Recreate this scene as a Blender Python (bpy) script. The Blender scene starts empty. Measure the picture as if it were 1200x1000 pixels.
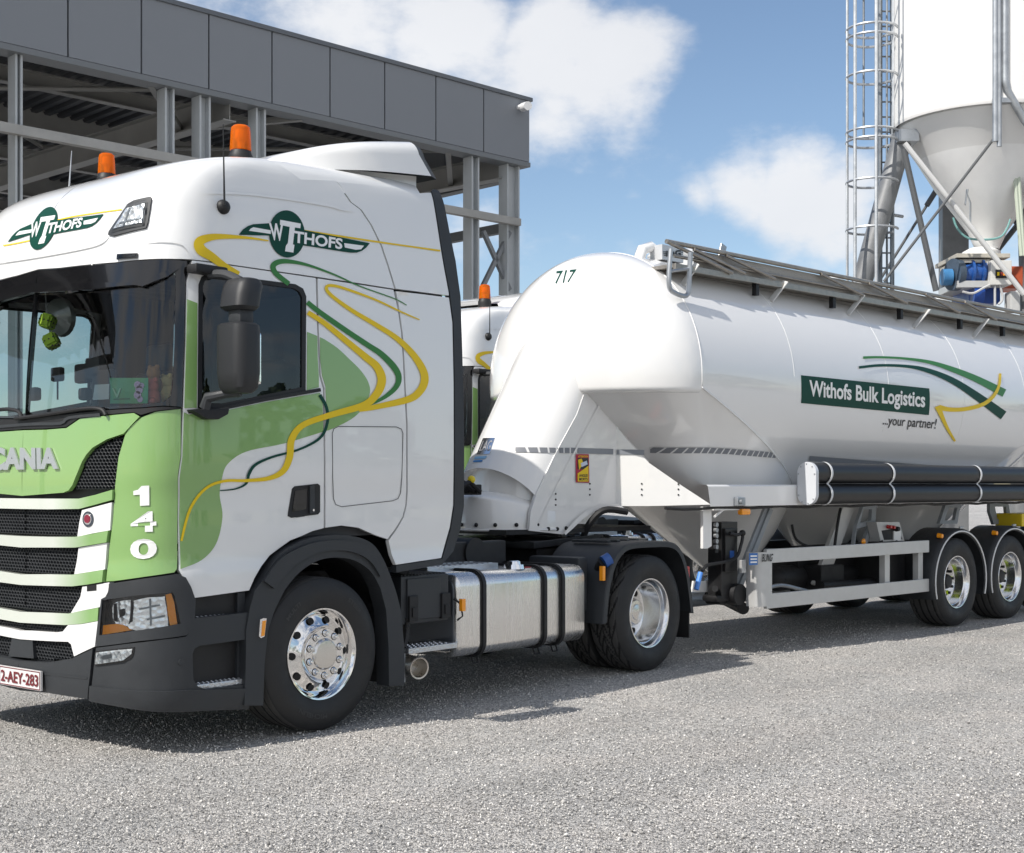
import bpy, bmesh, math, random
from math import sin, cos, pi, radians, sqrt, atan2
from mathutils import Vector, Matrix, Quaternion
from mathutils.bvhtree import BVHTree
from mathutils.geometry import delaunay_2d_cdt
random.seed(7)
C = bpy.context.scene.collection
SC = bpy.context.scene

# ------------------------------------------------------------------ camera, sky, sun, exposure
# World frame: +X runs along the truck towards its rear, +Y away from the camera, Z up;
# origin on the ground under the outer face of the near front wheel.
FPX, PCX, PYH, TH = 1628.3, 600.0, 569.2, 0.876     # focal length in photo pixels, horizon row, yaw
CAM = Vector((-6.120, -6.708, 1.586))
cam = bpy.data.cameras.new('camera'); camo = bpy.data.objects.new('camera', cam); C.objects.link(camo)
cam.sensor_width = 36; cam.lens = FPX/1200*36; cam.shift_y = (PYH-500)/1200
cam.clip_start = .1; cam.clip_end = 3000
camo.location = CAM; camo.rotation_euler = (pi/2, 0, -TH)
SC.camera = camo

SUN = Vector((-.93, .145, 1.0)).normalized()
sl = bpy.data.lights.new('sun', 'SUN'); sl.energy = 3.6; sl.angle = radians(.5); sl.color = (1, .955, .89)
so = bpy.data.objects.new('sun', sl); C.objects.link(so); so.rotation_euler = SUN.to_track_quat('Z', 'Y').to_euler()
so.location = (-20, 0, 30)
SC.view_settings.view_transform = 'Standard'; SC.view_settings.look = 'None'
SC.view_settings.exposure = .42; SC.view_settings.gamma = 1.0

def raydir(x, y):
    r0 = (x-PCX)/FPX
    return Vector((cos(TH)*r0+sin(TH), -sin(TH)*r0+cos(TH), -(y-PYH)/FPX))

W = bpy.data.worlds.new('World'); SC.world = W; W.use_nodes = True
nt = W.node_tree; nt.nodes.clear()
def wn(t, **k):
    n = nt.nodes.new(t)
    for a, b in k.items(): setattr(n, a, b)
    return n
def wl(a, b): nt.links.new(a, b)
sky = wn('ShaderNodeTexSky'); sky.sky_type = 'NISHITA'; sky.sun_disc = False
sky.sun_elevation = math.asin(SUN.z); sky.sun_rotation = atan2(SUN.x, SUN.y)
sky.air_density = 1.0; sky.dust_density = .35; sky.ozone_density = 1.6
tc = wn('ShaderNodeTexCoord')
def wmath(op, a, b=None, clamp=False):
    n = wn('ShaderNodeMath', operation=op, use_clamp=clamp)
    for i, v in enumerate((a, b)):
        if v is None: continue
        if isinstance(v, (int, float)): n.inputs[i].default_value = v
        else: wl(v, n.inputs[i])
    return n.outputs[0]
nz = wn('ShaderNodeTexNoise'); nz.inputs['Scale'].default_value = 5.5; nz.inputs['Detail'].default_value = 9; nz.inputs['Roughness'].default_value = .58
mp = wn('ShaderNodeMapping'); mp.inputs['Scale'].default_value = (1, 1, 1.7)
wl(tc.outputs['Generated'], mp.inputs['Vector']); wl(mp.outputs[0], nz.inputs['Vector'])
nz2 = wn('ShaderNodeTexNoise'); nz2.inputs['Scale'].default_value = 3.0; nz2.inputs['Detail'].default_value = 6
wl(mp.outputs[0], nz2.inputs['Vector'])
# cumulus banks: direction of each bank's middle, angular half-size, weight
BANKS = [(545, 10, .115, 1.0), (430, -30, .11, .9), (640, 35, .095, 1.0), (710, 70, .075, .95), (650, 130, .06, .6),
         (820, 232, .045, .7), (870, 222, .055, .9), (925, 228, .06, .9), (980, 245, .06, .8), (1050, 275, .08, .6), (1150, 300, .12, .5),
         (780, 290, .09, .34), (1350, 260, .2, .8), (-300, 150, .3, .8), (200, -350, .3, .8)]
acc = None
for bx, by, rad, wt in BANKS:
    d = raydir(bx, by).normalized()
    dp = wn('ShaderNodeVectorMath', operation='DISTANCE'); wl(tc.outputs['Generated'], dp.inputs[0]); dp.inputs[1].default_value = d
    m = wmath('MULTIPLY', wmath('SUBTRACT', 1.0, wmath('DIVIDE', dp.outputs['Value'], rad), True), wt)
    acc = m if acc is None else wmath('MAXIMUM', acc, m)
# unseen cloud added behind the camera as neutral fill; paint, glass, chrome mirror it
dpv = wn('ShaderNodeVectorMath', operation='DOT_PRODUCT'); wl(tc.outputs['Generated'], dpv.inputs[0]); dpv.inputs[1].default_value = (sin(TH), cos(TH), 0)
bk = wn('ShaderNodeMapRange'); wl(dpv.outputs['Value'], bk.inputs['Value']); bk.inputs['From Min'].default_value = .45; bk.inputs['From Max'].default_value = -.5; bk.inputs['To Min'].default_value = 0; bk.inputs['To Max'].default_value = .62
acc = wmath('MAXIMUM', acc, bk.outputs[0])
# general scattered cloud elsewhere (what the paint and glass reflect)
dens = wmath('ADD', wmath('MULTIPLY', acc, 1.15), wmath('MULTIPLY', wmath('SUBTRACT', nz.outputs['Fac'], .52), 2.9))
cr_ = wn('ShaderNodeMapRange', interpolation_type='SMOOTHSTEP'); wl(dens, cr_.inputs['Value'])
cr_.inputs['From Min'].default_value = .20; cr_.inputs['From Max'].default_value = .80
ccol = wn('ShaderNodeMix', data_type='RGBA'); wl(nz2.outputs['Fac'], ccol.inputs['Factor'])
ccol.inputs[6].default_value = (5.3, 5.45, 5.8, 1); ccol.inputs[7].default_value = (8.4, 8.35, 8.3, 1)
mx = wn('ShaderNodeMix', data_type='RGBA'); wl(wmath('MULTIPLY', cr_.outputs[0], .9), mx.inputs['Factor'])
wl(sky.outputs[0], mx.inputs[6]); wl(ccol.outputs[2], mx.inputs[7])
bg = wn('ShaderNodeBackground'); bg.inputs['Strength'].default_value = .10; wl(mx.outputs[2], bg.inputs['Color'])
wo = wn('ShaderNodeOutputWorld'); wl(bg.outputs[0], wo.inputs['Surface'])

# ------------------------------------------------------------------ materials
MATS = {}
def mat(name, col, rough=.5, metal=0.0, coat=0.0, coat_rough=.03, bump=0.0, bscale=200, var=0.0, vscale=3.0, emit=None, spec=.5, aniso=0.0, trans=0.0, streak=None):
    if name in MATS: return MATS[name]
    m = bpy.data.materials.new(name); m.use_nodes = True; MATS[name] = m
    n = m.node_tree.nodes; l = m.node_tree.links; b = n['Principled BSDF']
    b.inputs['Base Color'].default_value = (*col, 1); b.inputs['Roughness'].default_value = rough
    b.inputs['Metallic'].default_value = metal; b.inputs['Coat Weight'].default_value = coat; b.inputs['Coat Roughness'].default_value = coat_rough
    b.inputs['Specular IOR Level'].default_value = spec
    b.inputs['Transmission Weight'].default_value = trans
    if aniso: b.inputs['Anisotropic'].default_value = aniso
    if emit: b.inputs['Emission Color'].default_value = (*emit[:3], 1); b.inputs['Emission Strength'].default_value = emit[3]
    t = n.new('ShaderNodeTexCoord')
    if bump:
        z = n.new('ShaderNodeTexNoise'); z.inputs['Scale'].default_value = bscale; z.inputs['Detail'].default_value = 3
        bp = n.new('ShaderNodeBump'); bp.inputs['Strength'].default_value = bump; bp.inputs['Distance'].default_value = .01
        l.new(t.outputs['Object'], z.inputs['Vector']); l.new(z.outputs['Fac'], bp.inputs['Height']); l.new(bp.outputs[0], b.inputs['Normal'])
    if var:
        z = n.new('ShaderNodeTexNoise'); z.inputs['Scale'].default_value = vscale; z.inputs['Detail'].default_value = 8; z.inputs['Roughness'].default_value = .65
        mpn = n.new('ShaderNodeMapping'); mpn.inputs['Scale'].default_value = streak or (1, 1, 1)
        r = n.new('ShaderNodeMapRange'); r.inputs['From Min'].default_value = .3; r.inputs['From Max'].default_value = .7
        r.inputs['To Min'].default_value = 1-var; r.inputs['To Max'].default_value = 1+var
        mu = n.new('ShaderNodeMix'); mu.data_type = 'RGBA'; mu.blend_type = 'MULTIPLY'; mu.inputs['Factor'].default_value = 1
        l.new(t.outputs['Object'], mpn.inputs[0]); l.new(mpn.outputs[0], z.inputs['Vector']); l.new(z.outputs['Fac'], r.inputs['Value'])
        mu.inputs[6].default_value = (*col, 1); l.new(r.outputs[0], mu.inputs[7]); l.new(mu.outputs[2], b.inputs['Base Color'])
        rr = n.new('ShaderNodeMapRange'); rr.inputs['From Min'].default_value = .3; rr.inputs['From Max'].default_value = .7
        rr.inputs['To Min'].default_value = max(0, rough*.8); rr.inputs['To Max'].default_value = min(1, rough*1.25)
        l.new(z.outputs['Fac'], rr.inputs['Value']); l.new(rr.outputs[0], b.inputs['Roughness'])
    return m
def glass(name, tint, ior=1.5, rough=0.0):
    m = bpy.data.materials.new(name); m.use_nodes = True; MATS[name] = m
    n = m.node_tree.nodes; l = m.node_tree.links; n.clear()
    o = n.new('ShaderNodeOutputMaterial'); mixn = n.new('ShaderNodeMixShader'); fr = n.new('ShaderNodeFresnel'); fr.inputs[0].default_value = ior
    tr = n.new('ShaderNodeBsdfTransparent'); tr.inputs[0].default_value = (*tint, 1); g = n.new('ShaderNodeBsdfGlossy'); g.inputs['Roughness'].default_value = rough
    l.new(fr.outputs[0], mixn.inputs[0]); l.new(tr.outputs[0], mixn.inputs[1]); l.new(g.outputs[0], mixn.inputs[2]); l.new(mixn.outputs[0], o.inputs[0])
    return m
WHITE = mat('white_paint', (.80, .80, .79), .28, coat=1.0, coat_rough=.02)
TANKW = mat('tank_white_paint', (.82, .815, .80), .22, coat=1.0, coat_rough=.015, bump=.035, bscale=2.2)
GREEN = mat('light_green_paint', (.225, .395, .125), .28, coat=1.0, coat_rough=.02)
DKGREEN = mat('dark_green_vinyl', (.003, .055, .037), .5, spec=.22)
MIDGREEN = mat('mid_green_vinyl', (.045, .20, .05), .4, spec=.3)
YELLOW = mat('yellow_vinyl', (.80, .56, .015), .4, spec=.3)
VWHITE = mat('white_vinyl', (.85, .85, .84), .3, coat=.6)
INK = mat('black_vinyl', (.012, .014, .016), .4)
PLASTIC = mat('dark_grey_plastic', (.028, .031, .035), .52, bump=.12, bscale=900, var=.12, vscale=6)
BLACK = mat('black_plastic', (.010, .010, .011), .55, var=.2, vscale=5)
GLOSSBLACK = mat('gloss_black', (.006, .006, .007), .12, coat=.5)
RUBBER = mat('tyre_rubber', (.016, .016, .0165), .6, bump=.25, bscale=160, var=.25, vscale=7)
CHROME = mat('chrome', (.86, .85, .84), .07, metal=1)
ALU = mat('polished_aluminium', (.80, .80, .80), .17, metal=1, var=.05, vscale=10)
TANKALU = mat('brushed_aluminium', (.80, .79, .77), .26, metal=1, var=.035, vscale=4, streak=(6, 6, .12), aniso=.4)
DARKMETAL = mat('dark_metal', (.03, .03, .032), .5, metal=.6, var=.3, vscale=9)
STEEL = mat('galvanised_steel', (.42, .44, .46), .42, metal=.75, var=.18, vscale=5)
GREYPAINT = mat('grey_steel_paint', (.30, .325, .35), .45, var=.10, vscale=3)
FRAMEALU = mat('silver_guard_paint', (.56, .56, .55), .38, metal=.35, var=.06, vscale=6)
ORANGE = mat('orange_lens', (1.0, .36, .015), .15, coat=.6)
REDL = mat('red_lens', (.45, .01, .01), .2, coat=.5)
INTERIOR = mat('cab_interior_grey', (.06, .062, .066), .7, var=.2, vscale=8)
TREADPLATE = mat('tread_plate', (.62, .63, .65), .33, metal=.9, bump=.7, bscale=55)
BLUEP = mat('blue_paint', (.015, .085, .32), .4, coat=.3, var=.15, vscale=6)
def lamp_mat():
    m = mat('lamp_reflector', (.93, .94, .95), .24, metal=.8); n = m.node_tree.nodes; l = m.node_tree.links
    t = n.new('ShaderNodeTexCoord'); v = n.new('ShaderNodeTexVoronoi'); v.inputs['Scale'].default_value = 34; bp = n.new('ShaderNodeBump'); bp.inputs['Strength'].default_value = .22; bp.inputs['Distance'].default_value = .02
    l.new(t.outputs['Object'], v.inputs['Vector']); l.new(v.outputs['Distance'], bp.inputs['Height']); l.new(bp.outputs[0], n['Principled BSDF'].inputs['Normal']); return m
LAMPR = lamp_mat()
GAP = mat('panel_gap_shadow', (.012, .012, .012), .8)
GLASS_WS = glass('windscreen_glass', (.90, .95, .95), 1.7)
GLASS_SIDE = glass('tinted_side_glass', (.55, .66, .67), 1.7)
AMBER = glass('amber_beacon_lens', (1.0, .46, .06), 1.45)
def amber_body():
    n = AMBER.node_tree.nodes; l = AMBER.node_tree.links; o = [q for q in n if q.type == 'OUTPUT_MATERIAL'][0]; src = o.inputs[0].links[0].from_socket
    m2 = n.new('ShaderNodeMixShader'); m2.inputs[0].default_value = .42; tl = n.new('ShaderNodeBsdfTranslucent'); tl.inputs[0].default_value = (1, .33, .02, 1); df = n.new('ShaderNodeBsdfDiffuse'); df.inputs[0].default_value = (.95, .28, .015, 1)
    m3 = n.new('ShaderNodeMixShader'); m3.inputs[0].default_value = .5; l.new(tl.outputs[0], m3.inputs[1]); l.new(df.outputs[0], m3.inputs[2]); l.new(src, m2.inputs[1]); l.new(m3.outputs[0], m2.inputs[2]); l.new(m2.outputs[0], o.inputs[0])
amber_body()
GLASS_CLEAR = glass('clear_lens', (.9, .92, .93))

# ------------------------------------------------------------------ mesh helpers
def link(name, me, m, parent):
    o = bpy.data.objects.new(name, me); C.objects.link(o)
    if m: me.materials.append(m)
    if parent: o.parent = parent
    return o
def finish(name, bm, m, parent=None, ang=35):
    bmesh.ops.recalc_face_normals(bm, faces=bm.faces)
    me = bpy.data.meshes.new(name); bm.to_mesh(me); bm.free()
    for p in me.polygons: p.use_smooth = True
    me.set_sharp_from_angle(angle=radians(ang))
    return link(name, me, m, parent)
def thing(name, label, cat, loc=(0, 0, 0), rz=0, group=None):
    o = bpy.data.objects.new(name, None); C.objects.link(o); o.empty_display_size = .2
    o.location = loc; o.rotation_euler = (0, 0, rz); o['label'] = label; o['category'] = cat
    if group: o['group'] = group
    return o
def tag(o, label, cat, group=None):
    o['label'] = label; o['category'] = cat
    if group: o['group'] = group
    return o
def copy_tree(o, parent=None):
    c = o.copy(); C.objects.link(c)
    if parent: c.parent = parent
    for ch in list(o.children): copy_tree(ch, c)
    return c
class MB:
    """collects shapes into one bmesh"""
    def __init__(s): s.bm = bmesh.new(); s.bev = False
    def merge(s, b2, M=None):
        if M is not None: bmesh.ops.transform(b2, matrix=M, verts=b2.verts)
        me = bpy.data.meshes.new('tmp'); b2.to_mesh(me); b2.free(); s.bm.from_mesh(me); bpy.data.meshes.remove(me); return s
    def box(s, lo, hi, bev=0.0, M=None, seg=2):
        b = bmesh.new(); bmesh.ops.create_cube(b, size=1)
        lo = Vector(lo); hi = Vector(hi); c = (lo+hi)/2; d = hi-lo
        for v in b.verts: v.co = Vector((v.co.x*d.x, v.co.y*d.y, v.co.z*d.z))+c
        if bev: bmesh.ops.bevel(b, geom=list(b.edges), offset=bev, segments=seg, affect='EDGES', profile=.6); s.bev = True
        return s.merge(b, M)
    def beam(s, a, b_, w, h, bev=0.0, up=(0, 0, 1)):
        a = Vector(a); b_ = Vector(b_); d = b_-a; L = d.length; x = d.normalized(); up = Vector(up)
        y = up.cross(x); y = y.normalized() if y.length > 1e-4 else Vector((0, 1, 0)); z = x.cross(y)
        M = Matrix((x, y, z)).transposed().to_4x4(); M.translation = a
        return s.box((0, -w/2, -h/2), (L, w/2, h/2), bev, M)
    def ibeam(s, a, b_, w, h, t=.02, up=(0, 0, 1)):
        a = Vector(a); b_ = Vector(b_); u = Vector(up)
        x = (b_-a).normalized(); y = u.cross(x).normalized(); z = x.cross(y)
        s.beam(a+z*(h/2-t/2), b_+z*(h/2-t/2), w, t, 0, up); s.beam(a-z*(h/2-t/2), b_-z*(h/2-t/2), w, t, 0, up)
        s.beam(a, b_, t*.8, h-2*t, 0, up); return s
    def cyl(s, a, b_, r0, r1=None, n=24, caps=True):
        a = Vector(a); b_ = Vector(b_); r1 = r0 if r1 is None else r1; d = b_-a
        b = bmesh.new(); bmesh.ops.create_cone(b, cap_ends=caps, segments=n, radius1=r0, radius2=r1, depth=d.length)
        q = Vector((0, 0, 1)).rotation_difference(d.normalized()); M = Matrix.Translation((a+b_)/2) @ q.to_matrix().to_4x4()
        return s.merge(b, M)
    def sph(s, c, r, n=16, sc=(1, 1, 1)):
        b = bmesh.new(); bmesh.ops.create_uvsphere(b, u_segments=n, v_segments=max(6, n//2), radius=r)
        return s.merge(b, Matrix.Translation(Vector(c)) @ Matrix.Diagonal((*sc, 1)))
    def tube(s, pts, r, n=10, closed=False):
        pts = [Vector(p) for p in pts]; N = len(pts); rings = []; prev = None
        for i, p in enumerate(pts):
            if closed: t = pts[(i+1) % N]-pts[i-1]
            else: t = pts[min(i+1, N-1)]-pts[max(i-1, 0)]
            t.normalize()
            if prev is None: u = t.orthogonal().normalized()
            else:
                u = prev-t*prev.dot(t); u.normalize()
            prev = u; w = t.cross(u)
            rr = r[i] if isinstance(r, (list, tuple)) else r
            rings.append([s.bm.verts.new(p+(u*cos(2*pi*k/n)+w*sin(2*pi*k/n))*rr) for k in range(n)])
        for i in range(N if closed else N-1):
            A = rings[i]; B = rings[(i+1) % N]
            for k in range(n): s.bm.faces.new((A[k], A[(k+1) % n], B[(k+1) % n], B[k]))
        if not closed: s.bm.faces.new(rings[0][::-1]); s.bm.faces.new(rings[-1])
        return s
    def lathe(s, prof, o, axis, n=48, a0=0, a1=2*pi, ref=None):
        """prof: (distance along axis, radius) pairs"""
        o = Vector(o); ax = Vector(axis).normalized(); u = Vector(ref) if ref else ax.orthogonal(); u = (u-ax*u.dot(ax)).normalized(); w = ax.cross(u)
        full = abs(a1-a0-2*pi) < 1e-6; m = n if full else n+1; rings = []
        for d, r in prof:
            if r < 1e-6: rings.append([s.bm.verts.new(o+ax*d)]*m); continue
            rings.append([s.bm.verts.new(o+ax*d+(u*cos(a0+(a1-a0)*k/n)+w*sin(a0+(a1-a0)*k/n))*r) for k in range(m)])
        for A, B in zip(rings, rings[1:]):
            for k in range(n):
                k2 = (k+1) % m; vs = []
                for v in (A[k], A[k2], B[k2], B[k]):
                    if v not in vs: vs.append(v)
                if len(vs) > 2:
                    try: s.bm.faces.new(vs)
                    except ValueError: pass
        return s
    def prism(s, poly, d, bev=0.0):
        """poly: 3-D loop, d: extrusion vector"""
        b = bmesh.new(); d = Vector(d); A = [b.verts.new(Vector(p)) for p in poly]; B = [b.verts.new(Vector(p)+d) for p in poly]; N = len(A)
        b.faces.new(A); b.faces.new(B[::-1])
        for i in range(N): b.faces.new((A[i], B[i], B[(i+1) % N], A[(i+1) % N]))
        bmesh.ops.recalc_face_normals(b, faces=b.faces)
        if bev: bmesh.ops.bevel(b, geom=list(b.edges), offset=bev, segments=2, affect='EDGES', profile=.6); s.bev = True
        return s.merge(b)
    def grid(s, rows, close=False):
        R = [[s.bm.verts.new(Vector(p)) for p in r] for r in rows]
        for A, B in zip(R, R[1:]):
            for k in range(len(A) - (0 if close else 1)):
                k2 = (k+1) % len(A)
                s.bm.faces.new((A[k], A[k2], B[k2], B[k]))
        return s
    def poly(s, pts):
        s.bm.faces.new([s.bm.verts.new(Vector(p)) for p in pts]); return s
    def build(s, name, m, parent=None, ang=35):
        o = finish(name, s.bm, m, parent, ang)
        if s.bev: w = o.modifiers.new('weighted_normal', 'WEIGHTED_NORMAL'); w.keep_sharp = True; w.weight = 80
        return o

def crom(pts, n=6, closed=False):
    """Catmull-Rom through points"""
    P = [Vector(p) for p in pts]; N = len(P); out = []
    rng = range(N if closed else N-1)
    for i in rng:
        if closed: p0, p1, p2, p3 = P[i-1], P[i], P[(i+1) % N], P[(i+2) % N]
        else: p0, p1, p2, p3 = P[max(i-1, 0)], P[i], P[i+1], P[min(i+2, N-1)]
        for k in range(n):
            t = k/n
            out.append(.5*((2*p1)+(p2-p0)*t+(2*p0-5*p1+4*p2-p3)*t*t+(3*p1-p0-3*p2+p3)*t**3))
    if not closed: out.append(P[-1])
    return out
def lerp_table(T, v):
    """smooth interpolation of table rows [(v, a, b, ..)]"""
    if v <= T[0][0]: return T[0][1:]
    if v >= T[-1][0]: return T[-1][1:]
    for i in range(len(T)-1):
        if T[i][0] <= v <= T[i+1][0]:
            a = T[max(i-1, 0)]; b = T[i]; c = T[i+1]; d = T[min(i+2, len(T)-1)]
            h = c[0]-b[0]; t = (v-b[0])/h; out = []
            for k in range(1, len(b)):
                sl0 = (c[k]-b[k])/h
                m0 = 0 if b is a else .5*((b[k]-a[k])/(b[0]-a[0])+sl0)
                m1 = 0 if c is d else .5*((d[k]-c[k])/(d[0]-c[0])+sl0)
                if b is a: m0 = sl0
                if c is d: m1 = sl0
                t2, t3 = t*t, t*t*t
                out.append((2*t3-3*t2+1)*b[k]+(t3-2*t2+t)*h*m0+(-2*t3+3*t2)*c[k]+(t3-t2)*h*m1)
            return out
def inside(p, loops):
    c = False; x, y = p
    for L in loops:
        n = len(L); j = n-1
        for i in range(n):
            xi, yi = L[i]; xj, yj = L[j]
            if (yi > y) != (yj > y) and x < (xj-xi)*(y-yi)/(yj-yi)+xi: c = not c
            j = i
    return c
def dens_loop(L, step):
    out = []
    for i in range(len(L)):
        a = L[i]; b = L[(i+1) % len(L)]; d = sqrt((b[0]-a[0])**2+(b[1]-a[1])**2); n = max(1, int(math.ceil(d/step)))
        for k in range(n): out.append((a[0]+(b[0]-a[0])*k/n, a[1]+(b[1]-a[1])*k/n))
    return out
def triangulate(loops, step):
    loops = [dens_loop(L, step) for L in loops]
    V = []; E = []
    for L in loops:
        s0 = len(V); V += L; E += [(s0+i, s0+(i+1) % len(L)) for i in range(len(L))]
    nb = len(V)
    xs = [p[0] for p in V]; ys = [p[1] for p in V]
    y = min(ys)+step*.5; r = 0
    bset = {}
    for p in V: bset.setdefault((int(p[0]//step), int(p[1]//step)), []).append(p)
    while y < max(ys):
        x = min(xs)+(step*.5 if r % 2 else 0)
        while x < max(xs):
            if inside((x, y), loops):
                ok = True; ci, cj = int(x//step), int(y//step)
                for i in (-1, 0, 1):
                    for j in (-1, 0, 1):
                        for p in bset.get((ci+i, cj+j), ()):
                            if (p[0]-x)**2+(p[1]-y)**2 < (step*.45)**2: ok = False
                if ok: V.append((x, y))
            x += step
        y += step*.87; r += 1
    vo, eo, fo, *_ = delaunay_2d_cdt([Vector(p) for p in V], E, [], 0, 1e-6)
    F = []
    for f in fo:
        c = sum((vo[i] for i in f), Vector((0, 0)))/len(f)
        if inside((c.x, c.y), loops): F.append(tuple(f))
    return [(v.x, v.y) for v in vo], F

class Frame:
    """a coordinate frame (the truck's or the trailer's) and the photo rays in it"""
    def __init__(s, M): s.M = M; s.I = M.inverted(); s.o = s.I @ CAM; s.R = s.I.to_3x3()
    def ray(s, x, y): return s.R @ raydir(x, y)
    def Y(s, x, y, Y=0.0):
        d = s.ray(x, y); return s.o+d*((Y-s.o.y)/d.y)
    def X(s, x, y, X=0.0):
        d = s.ray(x, y); return s.o+d*((X-s.o.x)/d.x)
    def Z(s, x, y, Z=0.0):
        d = s.ray(x, y); return s.o+d*((Z-s.o.z)/d.z)
FT = Frame(Matrix.Identity(4))
TROT = -(0.876-0.782)
FR = Frame(Matrix.Translation((3.753, 0, 0)) @ Matrix.Rotation(TROT, 4, 'Z'))

class Surf:
    """a curved surface f(u,v) given on a grid of parameters; photo outlines are laid onto it"""
    def __init__(s, f, rows, frame):
        s.f = f; s.fr = frame; V = []; F = []; s.par = []
        for r in rows:
            for (u, v) in r: V.append(f(u, v)); s.par.append((u, v))
        n = len(rows[0])
        for i in range(len(rows)-1):
            for k in range(n-1):
                a = i*n+k; F += [(a, a+1, a+n+1), (a, a+n+1, a+n)]
        s.V = V; s.F = F; s.bvh = BVHTree.FromPolygons(V, F)
    def px(s, x, y):
        h, nn, i, d = s.bvh.ray_cast(s.fr.o, s.fr.ray(x, y))
        if h is None:   # ray passes beside the surface: nearest point of it
            best = None; dr = s.fr.ray(x, y)
            for k in range(60):
                q = s.fr.o+dr*(6+k*.15)
                w = s.bvh.find_nearest(q)
                if w[0] is not None and (best is None or w[3] < best[3]): best = w
            h, nn, i, d = best
        a, b, c = [s.V[k] for k in s.F[i]]
        v0 = b-a; v1 = c-a; v2 = h-a
        d00 = v0.dot(v0); d01 = v0.dot(v1); d11 = v1.dot(v1); d20 = v2.dot(v0); d21 = v2.dot(v1); den = d00*d11-d01*d01
        if abs(den) < 1e-14: return s.par[s.F[i][0]]
        q = (d11*d20-d01*d21)/den; w = (d00*d21-d01*d20)/den
        pa, pb, pc = [s.par[k] for k in s.F[i]]
        return (pa[0]+(pb[0]-pa[0])*q+(pc[0]-pa[0])*w, pa[1]+(pb[1]-pa[1])*q+(pc[1]-pa[1])*w)
    def n(s, u, v):
        e = .004
        a = s.f(u+e, v)-s.f(u-e, v); b = s.f(u, v+e)-s.f(u, v-e); n = a.cross(b)
        n = n.normalized() if n.length > 1e-12 else Vector((0, -1, 0))
        P = s.f(u, v)
        return n if n.dot(s.out(P)) > 0 else -n
    def out(s, P): return Vector((P.x-.3, P.y-1.2, (P.z-2.2)*1.2))
class Plane(Surf):
    """flat surface: origin o, axes a,b (in the frame)"""
    def __init__(s, frame, o, a, b): s.fr = frame; s.o = Vector(o); s.a = Vector(a).normalized(); s.b = Vector(b).normalized(); s.nn = s.a.cross(s.b).normalized()
    def f(s, u, v): return s.o+s.a*u+s.b*v
    def n(s, u, v): return s.nn if s.nn.dot(s.fr.o-s.o) > 0 else -s.nn
    def px(s, x, y):
        d = s.fr.ray(x, y); t = (s.o-s.fr.o).dot(s.nn)/d.dot(s.nn); P = s.fr.o+d*t-s.o
        # axes may be skew
        g = s.a.dot(s.b); pa = P.dot(s.a); pb = P.dot(s.b); de = 1-g*g
        return ((pa-g*pb)/de, (pb-g*pa)/de)
def YP(frame, Y): return Plane(frame, (0, Y, 0), (1, 0, 0), (0, 0, 1))
def XP(frame, X): return Plane(frame, (X, 0, 0), (0, 1, 0), (0, 0, 1))

def shell(name, S, loops, m, parent, off=0.0, thick=.02, step=.05, mirror=0, ymid=1.2, rim=True):
    """sheet cut from surface S along (u,v) loops, with a turned-in edge; mirror=1: the far half too, mirror=2: only the far half"""
    V, F = triangulate(loops, step)
    bm = bmesh.new(); P = []; N = []
    for (u, v) in V:
        n = S.n(u, v); N.append(n); P.append(S.f(u, v)+n*off)
    layers = []
    def put(flip):
        vs = []
        for p, n in zip(P, N):
            q = Vector((p.x, 2*ymid-p.y, p.z)) if flip else p.copy()
            nn = Vector((n.x, -n.y, n.z)) if flip else n
            w = bm.verts.new(q); vs.append(w); layers.append((w, nn))
        for f in F:
            a, b, c = [vs[i] for i in f[:3]]
            nn = (b.co-a.co).cross(c.co-a.co); ref = layers[-len(vs)+f[0]][1]
            tri = [vs[i] for i in f]
            bm.faces.new(tri if nn.dot(ref) > 0 else tri[::-1])
    if mirror != 2: put(False)
    if mirror: put(True)
    if mirror == 1: bmesh.ops.remove_doubles(bm, verts=bm.verts, dist=.0008)
    loose = [v for v in bm.verts if not v.link_faces]
    if loose: bmesh.ops.delete(bm, geom=loose, context='VERTS')
    bm.normal_update()
    if rim and thick:
        be = [e for e in bm.edges if len(e.link_faces) == 1]
        nm = {v: v.normal.copy() for e in be for v in e.verts}
        r = bmesh.ops.extrude_edge_only(bm, edges=be)
        ev = [g for g in r['geom'] if isinstance(g, bmesh.types.BMVert)]
        for v in ev:
            src = [e.other_vert(v) for e in v.link_edges if e.other_vert(v) in nm]
            if src: v.co = v.co-nm[src[0]]*thick
    me = bpy.data.meshes.new(name)
    for f in bm.faces: f.smooth = True
    bm.to_mesh(me); bm.free(); me.set_sharp_from_angle(angle=radians(40))
    return link(name, me, m, parent)
def PX(S, pts, smooth=0, closed=True):
    L = [S.px(*p) for p in pts]
    if smooth: L = [(q.x, q.y) for q in crom([(a, b, 0) for a, b in L], smooth, closed)]
    return L
def PXs(pts, n=5): return [(q.x, q.y) for q in crom([(a, b, 0) for a, b in pts], n)]
def strip_px(pts, w):
    """outline of a ribbon round a photo polyline; w: width in photo pixels (number or list per point)"""
    A = []; B = []; N = len(pts)
    for i, p in enumerate(pts):
        a = pts[max(i-1, 0)]; b = pts[min(i+1, N-1)]; dx, dy = b[0]-a[0], b[1]-a[1]; d = sqrt(dx*dx+dy*dy) or 1
        ww = (w[i] if isinstance(w, (list, tuple)) else w)/2
        A.append((p[0]-dy/d*ww, p[1]+dx/d*ww)); B.append((p[0]+dy/d*ww, p[1]-dx/d*ww))
    return A+B[::-1]
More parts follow.
